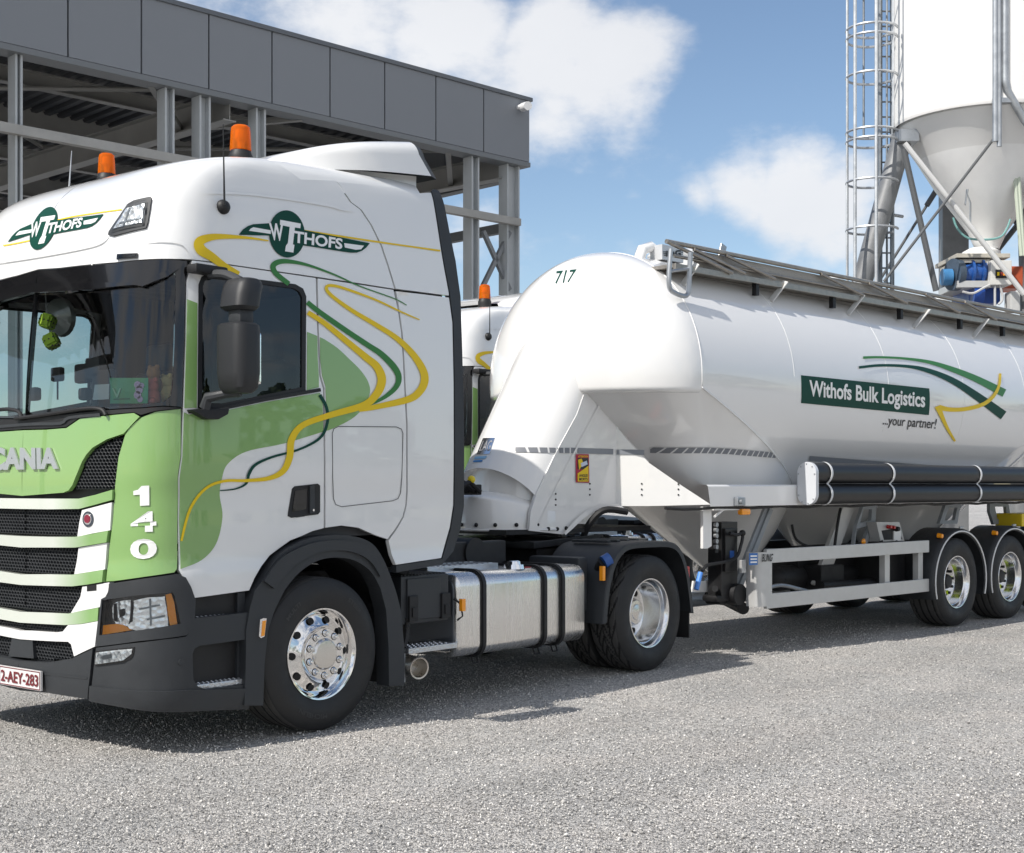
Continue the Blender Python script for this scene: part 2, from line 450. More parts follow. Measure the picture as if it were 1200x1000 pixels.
def ribbon(name, S, pts, w, m, parent, off=.003, smooth=5, step=.05, mirror=0, thick=.003):
    """ribbon of varying width along a photo polyline laid on S (built as a strip of quads)"""
    if smooth:
        q = crom([(p[0], p[1], (w[i] if isinstance(w, (list, tuple)) else w)) for i, p in enumerate(pts)], smooth)
        pts = [(a.x, a.y) for a in q]; w = [a.z for a in q]
    L = strip_px(pts, w); n = len(pts)
    bm = bmesh.new(); rows = []
    for i in range(n):
        row = []
        for p in (L[i], None, L[2*n-1-i]):
            if p is None: p = ((L[i][0]+L[2*n-1-i][0])/2, (L[i][1]+L[2*n-1-i][1])/2)
            u, v = S.px(*p); row.append(S.f(u, v)+S.n(u, v)*off)
        rows.append([bm.verts.new(x) for x in row])
    for A, B in zip(rows, rows[1:]):
        for k in range(2): bm.faces.new((A[k], A[k+1], B[k+1], B[k]))
    bm.normal_update()
    return finish(name, bm, m, parent, 60)
_txt = {}
def text_geo(s, bold=0.0, shear=0.0):
    k = (s, bold, shear)
    if k in _txt: return _txt[k]
    c = bpy.data.curves.new('t', 'FONT'); c.body = s; c.offset = bold; c.resolution_u = 4; c.shear = shear
    o = bpy.data.objects.new('t', c); C.objects.link(o); dg = bpy.context.evaluated_depsgraph_get(); dg.update()
    me = bpy.data.meshes.new_from_object(o.evaluated_get(dg))
    V = [(v.co.x, v.co.y) for v in me.vertices]; F = [tuple(p.vertices) for p in me.polygons]
    bpy.data.objects.remove(o); bpy.data.curves.remove(c); bpy.data.meshes.remove(me)
    x0 = min(v[0] for v in V); x1 = max(v[0] for v in V); y0 = min(v[1] for v in V); y1 = max(v[1] for v in V)
    V = [((a-x0)/(x1-x0), (b-y0)/(y1-y0)) for a, b in V]
    _txt[k] = (V, F); return V, F
def quadmap(q, s, t):
    """q: TL, TR, BR, BL; s right, t up"""
    a = (q[3][0]+(q[2][0]-q[3][0])*s, q[3][1]+(q[2][1]-q[3][1])*s); b = (q[0][0]+(q[1][0]-q[0][0])*s, q[0][1]+(q[1][1]-q[0][1])*s)
    return (a[0]+(b[0]-a[0])*t, a[1]+(b[1]-a[1])*t)
def flat_decal(name, S, V, F, q, m, parent, off=.004, thick=0.0):
    bm = bmesh.new(); vs = []
    for s, t in V:
        u, v = S.px(*quadmap(q, s, t)); n = S.n(u, v); vs.append(bm.verts.new(S.f(u, v)+n*off))
    for f in F:
        try: bm.faces.new([vs[i] for i in f])
        except ValueError: pass
    bmesh.ops.dissolve_degenerate(bm, edges=bm.edges, dist=1e-6)
    bmesh.ops.remove_doubles(bm, verts=bm.verts, dist=1e-5)
    bm.normal_update()
    if thick:
        r = bmesh.ops.extrude_face_region(bm, geom=list(bm.faces))
        u, v = S.px(*quadmap(q, .5, .5)); n = S.n(u, v)
        for g in r['geom']:
            if isinstance(g, bmesh.types.BMVert): g.co += n*thick
    return finish(name, bm, m, parent, 30)
def text_decal(name, s, S, q, m, parent, off=.004, bold=0.0, shear=0.0, thick=0.0):
    V, F = text_geo(s, bold, shear); return flat_decal(name, S, V, F, q, m, parent, off, thick)
def poly_decal(name, S, pts, m, parent, off=.003, smooth=0, step=.04, thick=.002, mirror=0):
    return shell(name, S, [PX(S, pts, smooth)], m, parent, off, thick, step, mirror)
def scale_mid(q, k): return q
# ------------------------------------------------------------------ ground
def gravel_mat():
    m = bpy.data.materials.new('gravel'); m.use_nodes = True; n = m.node_tree.nodes; l = m.node_tree.links; b = n['Principled BSDF']
    t = n.new('ShaderNodeTexCoord')
    def N(k, **kw):
        q = n.new(k)
        for a, v in kw.items(): setattr(q, a, v)
        return q
    v1 = N('ShaderNodeTexVoronoi'); v1.inputs['Scale'].default_value = 92; v1.inputs['Randomness'].default_value = 1
    v2 = N('ShaderNodeTexVoronoi'); v2.inputs['Scale'].default_value = 150
    wob = N('ShaderNodeTexNoise'); wob.inputs['Scale'].default_value = 40
    add = N('ShaderNodeMix', data_type='VECTOR'); add.inputs[0].default_value = .03
    l.new(t.outputs['Object'], wob.inputs['Vector'])
    l.new(t.outputs['Object'], add.inputs[4]); l.new(wob.outputs['Color'], add.inputs[5])
    l.new(add.outputs[1], v1.inputs['Vector']); l.new(add.outputs[1], v2.inputs['Vector'])
    sep = N('ShaderNodeSeparateColor'); l.new(v1.outputs['Color'], sep.inputs[0])
    rp = N('ShaderNodeValToRGB'); e = rp.color_ramp.elements
    e[0].position = 0; e[0].color = (.15, .145, .138, 1); e[1].position = 1; e[1].color = (.82, .79, .745, 1)
    for p, c in ((.10, (.25, .24, .23, 1)), (.3, (.43, .42, .405, 1)), (.7, (.555, .542, .52, 1)), (.92, (.68, .655, .62, 1))):
        q = e.new(p); q.color = c
    l.new(sep.outputs[0], rp.inputs[0])
    sep2 = N('ShaderNodeSeparateColor'); l.new(v2.outputs['Color'], sep2.inputs[0])
    mr2 = N('ShaderNodeMapRange'); mr2.inputs['To Min'].default_value = .82; mr2.inputs['To Max'].default_value = 1.16; l.new(sep2.outputs[1], mr2.inputs[0])
    big = N('ShaderNodeTexNoise'); big.inputs['Scale'].default_value = .55; big.inputs['Detail'].default_value = 7; big.inputs['Roughness'].default_value = .6
    l.new(t.outputs['Object'], big.inputs['Vector'])
    mr3 = N('ShaderNodeMapRange'); mr3.inputs['From Min'].default_value = .3; mr3.inputs['From Max'].default_value = .7; mr3.inputs['To Min'].default_value = .86; mr3.inputs['To Max'].default_value = 1.14
    l.new(big.outputs['Fac'], mr3.inputs[0])
    # faint wheel tracks running along the yard
    mpx = N('ShaderNodeMapping'); mpx.inputs['Rotation'].default_value = (0, 0, .12); mpx.inputs['Scale'].default_value = (.06, .9, 1); l.new(t.outputs['Object'], mpx.inputs[0])
    trk = N('ShaderNodeTexNoise'); trk.inputs['Scale'].default_value = 1.4; trk.inputs['Detail'].default_value = 4; l.new(mpx.outputs[0], trk.inputs['Vector'])
    mr4 = N('ShaderNodeMapRange'); mr4.inputs['From Min'].default_value = .35; mr4.inputs['From Max'].default_value = .65; mr4.inputs['To Min'].default_value = .91; mr4.inputs['To Max'].default_value = 1.06; l.new(trk.outputs['Fac'], mr4.inputs[0])
    m1 = N('ShaderNodeMath', operation='MULTIPLY'); l.new(mr2.outputs[0], m1.inputs[0]); l.new(mr3.outputs[0], m1.inputs[1])
    m2 = N('ShaderNodeMath', operation='MULTIPLY'); l.new(m1.outputs[0], m2.inputs[0]); l.new(mr4.outputs[0], m2.inputs[1])
    mu = N('ShaderNodeMix', data_type='RGBA', blend_type='MULTIPLY'); mu.inputs[0].default_value = 1
    l.new(rp.outputs[0], mu.inputs[6]); l.new(m2.outputs[0], mu.inputs[7])
    # pinkish and warm patches
    warm = N('ShaderNodeTexNoise'); warm.inputs['Scale'].default_value = 1.1; warm.inputs['Detail'].default_value = 5; l.new(t.outputs['Object'], warm.inputs['Vector'])
    wr = N('ShaderNodeMapRange'); wr.inputs['From Min'].default_value = .42; wr.inputs['From Max'].default_value = .7; wr.inputs['To Max'].default_value = .55; l.new(warm.outputs['Fac'], wr.inputs[0])
    tint = N('ShaderNodeMix', data_type='RGBA', blend_type='MULTIPLY'); l.new(wr.outputs[0], tint.inputs[0]); l.new(mu.outputs[2], tint.inputs[6]); tint.inputs[7].default_value = (1.02, .97, .935, 1)
    l.new(tint.outputs[2], b.inputs['Base Color']); b.inputs['Roughness'].default_value = .85; b.inputs['Specular IOR Level'].default_value = .25
    hh = N('ShaderNodeMath', operation='MULTIPLY_ADD'); l.new(v2.outputs['Distance'], hh.inputs[0]); hh.inputs[1].default_value = .4; l.new(v1.outputs['Distance'], hh.inputs[2])
    bp = N('ShaderNodeBump', invert=True); bp.inputs['Strength'].default_value = .95; bp.inputs['Distance'].default_value = .016
    l.new(hh.outputs[0], bp.inputs['Height']); l.new(bp.outputs[0], b.inputs['Normal'])
    return m
GRAVEL = gravel_mat()
def build_ground():
    mb = MB(); R = 600
    # finer near the camera, gentle unevenness of a few millimetres
    xs = [-R, -60, -20] + [-10+i*.5 for i in range(61)] + [30, 60, 120, R]
    ys = [-R, -60, -20] + [-9+i*.5 for i in range(41)] + [20, 40, 80, 160, R]
    def h(x, y):
        if abs(x) > 45 or abs(y) > 30: return -.02
        return -.006+.006*sin(x*1.3+.7*y)*sin(y*1.1-.4*x)
    mb.grid([[(x, y, h(x, y)) for x in xs] for y in ys])
    o = mb.build('gravel_ground', GRAVEL); o['kind'] = 'structure'
build_ground()
def build_stones():
    """loose stones lying on the yard over the packed gravel"""
    import numpy as np
    rg = np.random.default_rng(3); n = 62000
    base = bmesh.new(); bmesh.ops.create_icosphere(base, subdivisions=1, radius=1)
    bv = np.array([v.co[:] for v in base.verts]); bf = np.array([[v.index for v in f.verts] for f in base.faces]); base.free()
    d = 4.4+rg.random(n)**1.5*12.5; a = rg.uniform(-.40, .40, n)
    x = CAM.x+d*np.sin(TH+a); y = CAM.y+d*np.cos(TH+a); keep = y < 3.2; x, y = x[keep], y[keep]; n = len(x)
    r = rg.uniform(.003, .0068, n)*np.where(rg.random(n) < .008, 1.7, 1.0)
    ax = rg.normal(size=(n, 3)); ax /= np.linalg.norm(ax, axis=1)[:, None]; th = rg.uniform(0, 6.28, n)
    sc = np.stack([rg.uniform(.8, 1.5, n), rg.uniform(.7, 1.2, n), rg.uniform(.5, .85, n)], 1)
    V = bv[None]*rg.uniform(.78, 1.18, (n, len(bv), 1))*sc[:, None]
    c, s_ = np.cos(th)[:, None, None], np.sin(th)[:, None, None]; k = ax[:, None]
    V = V*c+np.cross(np.broadcast_to(k, V.shape), V)*s_+k*np.sum(V*k, 2, keepdims=True)*(1-c)
    V = V*r[:, None, None]; V[:, :, 0] += x[:, None]; V[:, :, 1] += y[:, None]; V[:, :, 2] += (r*.35)[:, None]
    F = (bf[None]+(np.arange(n)*len(bv))[:, None, None]).reshape(-1, 3)
    me = bpy.data.meshes.new('loose_stones'); me.vertices.add(n*len(bv)); me.vertices.foreach_set('co', V.reshape(-1).astype('f'))
    me.loops.add(len(F)*3); me.loops.foreach_set('vertex_index', F.reshape(-1).astype('i')); me.polygons.add(len(F)); me.polygons.foreach_set('loop_start', (np.arange(len(F))*3).astype('i')); me.update(calc_edges=True)
    m = bpy.data.materials.new('loose_stone'); m.use_nodes = True; n = m.node_tree.nodes; l = m.node_tree.links
    g = n.new('ShaderNodeNewGeometry'); rp = n.new('ShaderNodeValToRGB'); e = rp.color_ramp.elements
    e[0].color = (.16, .155, .148, 1); e[1].color = (.78, .755, .715, 1); q = e.new(.25); q.color = (.40, .387, .365, 1); q = e.new(.75); q.color = (.56, .54, .51, 1)
    l.new(g.outputs['Random Per Island'], rp.inputs[0]); l.new(rp.outputs[0], n['Principled BSDF'].inputs['Base Color']); n['Principled BSDF'].inputs['Roughness'].default_value = .85
    o = link('loose_stones', me, m, None); o['kind'] = 'stuff'; o['label'] = 'loose grey gravel stones scattered over the yard'; o['category'] = 'gravel'
build_stones()
# ------------------------------------------------------------------ the truck (tractor unit)
TRUCK = thing('truck', 'white and green truck number 140 with chrome wheels and green dice behind its windscreen', 'truck')
CABT = [(.22, .22, -1.33, .03), (.30, .30, -1.385, .008), (.45, .45, -1.405, .0), (.9, .9, -1.40, .0), (1.06, 1.06, -1.40, .0), (1.14, 1.14, -1.396, .013), (1.3, 1.3, -1.40, .013), (1.54, 1.54, -1.40, .013), (1.64, 1.64, -1.40, .0), (1.95, 1.95, -1.39, .0), (2.4, 2.4, -1.36, .008), (2.9, 2.9, -1.305, .03),
        (3.15, 3.15, -1.262, .045), (3.3, 3.31, -1.205, .055), (3.4, 3.41, -1.145, .068), (3.5, 3.505, -1.04, .08), (3.6, 3.59, -.87, .098), (3.7, 3.655, -.62, .145), (3.8, 3.695, -.32, .26), (3.9, 3.715, -.02, .62), (4.0, 3.72, .25, 1.19)]
CAB_A, CAB_P, CAB_XR = .56, 3.7, 1.46
def cab_f(w, v):
    z, xf, y0 = lerp_table(CABT, v); B = 1.2-y0; xs = xf+CAB_A; wc = xf-1.2; flip = False
    if w < wc: w = 2*wc-w; flip = True
    if w >= xs-y0: X, Y = w+y0, y0
    else:
        a, b = 0.0, pi/2; e = 2/(CAB_P+min(max(v-3.2, 0), .6)*3.2)
        for _ in range(34):
            t = (a+b)/2
            if (xs-CAB_A*cos(t)**e)-(1.2-B*sin(t)**e) < w: a = t
            else: b = t
        X, Y = xs-CAB_A*max(cos(t), 0)**e, 1.2-B*sin(t)**e
    if v > 3.25: z += min(1, (v-3.25)/.3)*.062*min(max((X+.35)/1.1, 0), 1)
    return Vector((X, 2.4-Y if flip else Y, z))
def cab_wc(v): return lerp_table(CABT, v)[1]-1.2
def cab_rows():
    R = []
    for i in range(131):
        v = .22+(4.0-.22)*i/130; z, xf, y0 = lerp_table(CABT, v); wc = xf-1.2; wm = CAB_XR-y0
        R.append([(wc-.5+(wm-wc+.5)*k/110, v) for k in range(111)])
    return R
CAB = Surf(cab_f, cab_rows(), FT)
def clampc(L): return [(max(u, cab_wc(v)), v) for u, v in L]
def CPX(pts, smooth=0): return clampc(PX(CAB, pts, smooth))
def cshell(name, loops, m, off=0.0, thick=.02, step=.045, mirror=1, parent=None):
    if mirror == 1 and min(u-cab_wc(v) for u, v in loops[0]) > .02:      # clear of the centre line: one piece per side
        shell(name, CAB, loops, m, parent or TRUCK, off, thick, step, 2); mirror = 0
    return shell(name, CAB, loops, m, parent or TRUCK, off, thick, step, mirror)
def W_at(x, v): return x-lerp_table(CABT, v)[2]

# roof and front brow in one pressing
seam = [(462.5, 339), (454, 312), (446, 288), (434, 264), (422, 246), (410, 237), (401, 224), (392, 211.5)]
wstop = [(0, 324), (70, 314), (135, 307.5), (170, 304), (205, 303.5), (224, 304)]
L = CPX(wstop) + CPX([(224, 304), (270, 310), (315, 316.5), (371, 324.5), (415, 331), (462, 338.5)])[1:] + CPX(seam)[1:]
L += [(W_at(-.10, 3.55), 3.55), (W_at(-.30, 3.7), 3.7), (W_at(-.30, 3.85), 3.85), (W_at(-.3, 3.985)+.0, 3.985)]
L += [(cab_wc(3.985)+.001, 3.985)] + [(cab_wc(v), v) for v in (3.9, 3.8, 3.7, 3.6, 3.5, 3.4, 3.3, 3.2, 3.05)]
roof = cshell('roof_cap', [L], WHITE, 0, .03, .05)
# flat roof behind the cap, under the spoiler
mb = MB(); mb.grid([[cab_f(W_at(x, v), v) for x in (-.32, 0, .4, .8, 1.03)] for v in (3.5, 3.6, 3.7, 3.8, 3.9, 3.99)])
mb.grid([[Vector((p.x, 2.4-p.y, p.z)) for p in r] for r in [[cab_f(W_at(x, v), v) for x in (-.32, 0, .4, .8, 1.03)] for v in (3.5, 3.6, 3.7, 3.8, 3.9, 3.99)]])
bmesh.ops.remove_doubles(mb.bm, verts=mb.bm.verts, dist=.03)
mb.build('roof_panel', WHITE, TRUCK, 60)
# door
door_out = [(225.5, 305.5), (270, 311.5), (315, 318), (370, 326), (371.5, 380), (374, 440), (378.5, 456), (379.5, 540), (379.3, 619), (366, 622.5), (354, 628), (340, 633.5), (328, 642), (316, 651), (306, 664), (298, 678), (292, 692), (226, 701), (217, 680), (209.5, 668), (208.5, 610), (209, 560), (212.5, 535), (213.5, 500), (214.5, 479), (217.5, 400), (218.5, 330)]
win = [(233.5, 475.5), (234, 400), (234.5, 335), (237.5, 326), (245, 322.5), (290, 328), (345, 335.5), (353, 340), (356.5, 348), (356.3, 400), (356, 456.5), (310, 466), (260, 476.5)]
door = None
for mir in (0, 2):
    d = cshell('door', [CPX(door_out), CPX(win)], WHITE, .0, .03, .04, mir)
    if mir == 0: door = d
    fr = [(231.5, 478.5), (232, 400), (232.5, 334), (236, 324.5), (244, 320.5), (290, 326), (346, 333.3), (355, 338.5), (358.6, 347.5), (358.3, 400), (358, 458.5), (310, 468), (260, 479)]
    win_in = [(236.5, 472.5), (237, 400), (237.5, 337), (240, 329), (246, 326), (290, 331), (344, 338.3), (350.5, 342), (353.8, 349), (353.6, 400), (353.3, 454), (310, 463), (260, 473)]
    cshell('window_seal', [CPX(fr), CPX(win_in)], BLACK, .003, .02, .04, mir, d)
    cshell('side_window', [CPX(win_in)], GLASS_SIDE, -.006, .004, .06, mir, d)
    sill = [(219, 480.5), (262, 476.5), (310, 466.5), (374, 455), (375, 459), (310, 470.5), (262, 480.5), (221, 485)]
    cshell('window_sill', [CPX(sill)], BLACK, .012, .02, .04, mir, d)
# sleeper side, side deflectors and their rubber edge
sleeper = [(372.5, 326.5), (416, 333), (461, 340), (466, 362), (470, 390), (472, 420), (473.5, 450), (476, 500), (476, 575), (475, 592), (471.5, 606), (463, 620), (454, 632), (440, 627.5), (420, 618.5), (400, 616), (381.5, 618.5), (381.5, 540), (380.5, 455), (376, 440), (373.5, 380)]
defl_up = [(464, 338.5), (456, 312), (448, 288), (436, 264), (424, 246), (412, 237), (403, 224), (394, 211.8)]
defl_lo = [(464.5, 341.5), (495, 345), (526, 349), (530, 378), (531.5, 450), (531.7, 520), (531, 592), (527, 618), (517, 654), (490, 658), (464, 662), (459, 650), (455.5, 634), (465, 621), (473.5, 606), (477, 592), (478, 575), (478, 500), (475.5, 450), (474, 420), (472, 390), (468, 362)]
sl_ = cshell('sleeper_panel', [CPX(sleeper)], WHITE, 0, .03, .05)
Lu = CPX(defl_up) + [(W_at(-.08, 3.55), 3.55), (W_at(.3, 3.58), 3.58), (W_at(.7, 3.60), 3.60), (W_at(1.0, 3.6), 3.6)] + CPX([(505, 226), (515, 282), (525.5, 342), (526, 346.5), (495, 342.5)])
cshell('side_deflector', [Lu], WHITE, .0, .03, .05)
cshell('side_deflector', [CPX(defl_lo)], WHITE, .0, .03, .05)
seal = [(505, 224), (509, 222.5), (513.5, 224), (519, 236), (526, 270), (533.5, 306), (539.3, 348), (541.5, 420), (543.5, 500), (543.2, 593), (539, 620), (531, 646), (518, 661.5), (490, 666.5), (464, 671), (464, 663), (490, 659), (518, 655), (528, 619), (532, 593), (532.7, 520), (532.5, 450), (531, 378), (526.5, 342), (516, 282)]
cshell('deflector_edge', [CPX(seal)], PLASTIC, .004, .05, .05)
# cab rear wall and inner lining
mb = MB(); mb.box((1.0, .08, 1.0), (1.06, 2.32, 3.42), .02); mb.box((1.0, .30, 3.3), (1.05, 2.1, 3.66), .02)
mb.build('rear_wall', PLASTIC, TRUCK)
# dark inner structure that shows in the shut lines
for mir in (0, 2):
    shell('cab_structure', CAB, [[(W_at(-1.06, 2.0), 2.95), (W_at(-.9, 3.3), 3.45), (W_at(-.4, 3.7), 3.72), (W_at(.9, 3.7), 3.72), (W_at(1.04, 3.4), 3.52), (W_at(1.10, 3.2), 3.3), (W_at(1.225, 3), 3.0), (W_at(1.24, 2), 2.4), (W_at(1.15, 2), 1.15), (W_at(.85, 1), 1.15), (W_at(.62, 1), 1.32), (W_at(-.30, 1), 1.32), (W_at(-.6, 1), 1.02), (W_at(-1.06, 1), 1.1)], [(u, v) for u, v in CPX([(228, 480), (229, 318), (300, 318), (362, 335), (362, 461)])]], GAP, TRUCK, -.036, .003, .10, mir)
# corner panels, bonnet, cowl
corner = [(166.5, 489.5), (182, 483), (211.5, 479.5), (211.5, 534), (208, 558), (207.5, 610), (207, 667), (204, 671), (170, 676), (134, 681), (125, 681.5), (128.5, 645), (133, 610), (135.5, 570), (139.5, 536), (147, 510.5), (154, 499)]
for mir in (0, 2):
    cpn = cshell('corner_panel', [CPX(corner)], GREEN, .004, .03, .04, mir)
    if mir == 0: CORNERP = cpn
hood = [(0, 506), (56, 504), (80, 502), (96, 491), (128, 487.5), (158, 484.5), (164.5, 488.5), (146, 508.5), (127, 515), (110, 525), (103, 533), (98, 541), (86.5, 569), (82, 575), (76, 577.5), (0, 581)]
HOOD = cshell('bonnet', [CPX(hood)], GREEN, .012, .03, .04)
cowl = [(0, 494.5), (45, 490), (90, 485), (130, 481), (168, 479), (192, 477), (213.5, 478.5), (182, 482), (166, 486.5), (158, 483.5), (128, 486), (95.5, 489.5), (79.5, 500.5), (56, 502.5), (0, 504.5)]
cshell('cowl', [CPX(cowl)], BLACK, .012, .03, .04)
ribbon('cowl_lip', CAB, [(0, 500.5), (40, 497.5), (74, 496.5), (84, 490), (120, 486.5)], 3.5, PLASTIC, TRUCK, .02, 3)
# windscreen
ws_out = [(0, 325.5), (70, 315.5), (135, 309), (170, 305.5), (205, 305), (219, 306.5), (217, 330), (215.5, 400), (213, 477), (192, 475.5), (168, 477.5), (130, 479.5), (90, 483.5), (45, 488.5), (0, 493)]
ws_in = [(0, 349), (60, 341), (110, 338), (168, 336), (190, 329), (203.5, 319), (206, 322), (205.7, 340), (204.5, 400), (202.5, 452), (200, 464), (192, 471), (168, 474.5), (130, 477), (90, 481), (45, 486), (0, 490.5)]
WSF = cshell('windscreen_frame', [CPX(ws_out), CPX(ws_in)], GLOSSBLACK, .004, .03, .04)
WSG = cshell('windscreen', [CPX(ws_in)], GLASS_WS, -.004, .006, .06, 1)
# sun visor blade below the brow
vis = [(0, 338), (40, 333), (60, 336), (100, 333), (150, 333), (172, 329.5), (195, 319), (215, 307), (209, 316), (196, 326), (170, 337), (160, 335.5), (110, 341), (60, 343.5), (0, 351)]
cshell('sun_visor', [CPX(vis)], GLOSSBLACK, .03, .02, .04)
# wipers
for pts in ([(0, 481), (14, 480), (26, 483), (30, 491)], [(22, 491), (60, 486), (102, 479.5), (122, 480), (128, 487)]):
    mb = MB(); mb.tube([CAB.f(*CAB.px(*p))+Vector((-.03, -.01, 0)) for p in PXs(pts)], .012, 8)
    mb.build('wiper', BLACK, TRUCK)
# black backing behind the grille and lamps
back = [(0, 575), (86, 574), (100, 530), (146, 505), (160, 492), (208, 486), (211, 560), (212, 668), (228, 700), (293, 692), (291, 826), (172, 826), (108, 815), (0, 800)]
cshell('front_frame', [CPX(back)], BLACK, -.055, .02, .06)

# hexagonal grille mesh
def hexmesh(name, pts, off=-.012, rx=.0165, rz=.0115, parent=None, far=0):
    loop = CPX(pts); us = [p[0] for p in loop]; vs = [p[1] for p in loop]; bm = bmesh.new(); row = 0
    v = min(vs); 
    while v < max(vs)+rz:
        u = min(us)-(rx if row % 2 else 0)
        while u < max(us)+rx:
            if inside((u, v), [loop]):
                for flip in ((0, 1) if min(us) < cab_wc(1)+.2 else (far,)):
                    R = []
                    for k, (sc, dd) in enumerate(((1.02, 0), (.80, .002), (.70, -.02))):
                        ring = []
                        for j in range(6):
                            a = pi/6+j*pi/3; uu, vv = u+rx*1.155*sc*cos(a), v+rz*1.333*sc*sin(a)*.87
                            P = CAB.f(uu, vv); n = CAB.n(uu, vv); P = P+n*(off+dd)
                            if flip: P = Vector((P.x, 2.4-P.y, P.z))
                            ring.append(bm.verts.new(P))
                        R.append(ring)
                    for A, B in zip(R, R[1:]):
                        for j in range(6):
                            q = (A[j], A[(j+1) % 6], B[(j+1) % 6], B[j]); bm.faces.new(q[::-1] if flip else q)
            u += 2*rx
        v += rz*1.74; row += 1
    return finish(name, bm, PLASTIC, parent or TRUCK, 30)
meshes = [[(144.5, 511.5), (140, 528), (137, 548), (136, 572), (98, 574), (87, 575.5), (98, 545), (104, 533), (111, 526), (127, 516.5)],
          [(0, 597), (96, 598), (95, 612), (92, 628), (0, 626.5)], [(0, 640.5), (93, 642), (91, 658), (88, 672), (0, 670)],
          [(0, 683.5), (98, 687.5), (96, 700), (84, 718.5), (0, 712)], [(0, 727.5), (82, 733), (76, 740), (0, 735)], [(0, 746), (82, 752), (90, 772), (60, 774), (0, 769)]]
for i, q in enumerate(meshes): hexmesh('grille_mesh', q)
hexmesh('grille_mesh', meshes[0], far=1)
# grille bars: white towards the middle, green towards the corners
def bar_mat():
    m = bpy.data.materials.new('grille_bar_paint'); m.use_nodes = True; n = m.node_tree.nodes; l = m.node_tree.links; b = n['Principled BSDF']
    t = n.new('ShaderNodeTexCoord'); s = n.new('ShaderNodeSeparateXYZ'); l.new(t.outputs['Object'], s.inputs[0])
    a = n.new('ShaderNodeMath'); a.operation = 'SUBTRACT'; l.new(s.outputs[1], a.inputs[0]); a.inputs[1].default_value = 1.2
    a2 = n.new('ShaderNodeMath'); a2.operation = 'ABSOLUTE'; l.new(a.outputs[0], a2.inputs[0])
    r = n.new('ShaderNodeMapRange'); r.inputs['From Min'].default_value = .36; r.inputs['From Max'].default_value = .72; l.new(a2.outputs[0], r.inputs[0])
    mxx = n.new('ShaderNodeMix'); mxx.data_type = 'RGBA'; l.new(r.outputs[0], mxx.inputs[0]); mxx.inputs[6].default_value = (.64, .67, .60, 1); mxx.inputs[7].default_value = (.225, .395, .135, 1)
    l.new(mxx.outputs[2], b.inputs['Base Color']); b.inputs['Roughness'].default_value = .28; b.inputs['Coat Weight'].default_value = 1
    return m
BARM = bar_mat()
bars = [[(0, 584), (60, 584.5), (96, 584.5), (115, 580), (134.5, 574), (134, 586), (115, 591.5), (96, 596.5), (60, 597), (0, 596)],
        [(0, 627), (60, 629), (92, 629), (112, 625.5), (129.5, 622), (127.5, 635.5), (110, 638.5), (92, 641.5), (60, 641.5), (0, 640)],
        [(0, 671), (60, 673), (88, 673.5), (106, 671), (124, 668), (122.5, 682), (105, 685), (88, 687), (60, 686.5), (0, 683)],
        [(0, 714), (60, 718), (84, 719), (101, 715.5), (118.5, 712), (117.5, 727.5), (99, 731), (80, 732.5), (60, 731.5), (0, 726.5)]]
for q in bars: cshell('grille_bar', [CPX(q)], BARM, .022, .05, .04)
whites = [[(98, 598), (132.5, 589), (130.5, 621.5), (111, 625), (92.5, 629), (95, 612)], [(94, 642), (127, 636), (124.5, 667.5), (106, 670.5), (89, 673), (92, 658)],
          [(98.5, 687.5), (130, 682.5), (128, 694), (118.5, 711.5), (101, 715), (85, 718.5), (96, 700)]]
for q in whites: cshell('grille_end', [CPX(q)], WHITE, .012, .04, .04)
low = [(0, 735.5), (40, 739), (70, 741), (77, 740), (83, 732.5), (99, 731.5), (117.5, 728), (114, 757.5), (100, 764), (90, 769), (86.5, 755), (83, 752), (68, 751.5), (40, 750), (0, 745.5)]
cshell('grille_apron', [CPX(low)], WHITE, .02, .04, .04)
poly_decal('radar_cover', CAB, [(16, 747.5), (40, 749.5), (41.5, 771.5), (12, 769)], PLASTIC, TRUCK, .012, 0, .04, .03)
poly_decal('vent_slot', CAB, [(104, 686), (115, 684.5), (115, 692), (104, 693)], BLACK, TRUCK, .014, 0, .04, .004)
# bumper
bc = [(0, 770), (60, 776), (90, 771), (113, 760), (110, 790), (107, 817), (60, 810), (0, 802)]
BUMP = cshell('bumper', [CPX(bc)], PLASTIC, .03, .06, .04)
bcor = [(115.5, 759), (150, 754.5), (190, 749.5), (216, 746), (222, 739), (225, 724.5), (260, 721), (290, 717.5), (289, 770), (288, 828), (230, 829.5), (172, 828), (140, 823.5), (109, 818), (112, 790)]
rec = [(223.5, 766), (226, 760), (232, 756.5), (284, 749.5), (286, 775), (286, 802), (240, 807.5), (230, 804.5), (224.5, 796)]
for mir in (0, 2):
    bcp = cshell('bumper_corner', [CPX(bcor), CPX(rec)], PLASTIC, .02, .06, .04, mir)
    cshell('bumper_lip', [CPX([(110, 803), (150, 808), (220, 808), (288, 806), (288, 829), (230, 830.5), (172, 829), (140, 824.5), (109, 819)])], PLASTIC, .034, .03, .04, mir, bcp)
ribbon('bumper_crease', CAB, [(0, 783), (60, 789), (107, 794)], 2.5, PLASTIC, TRUCK, .034, 2)
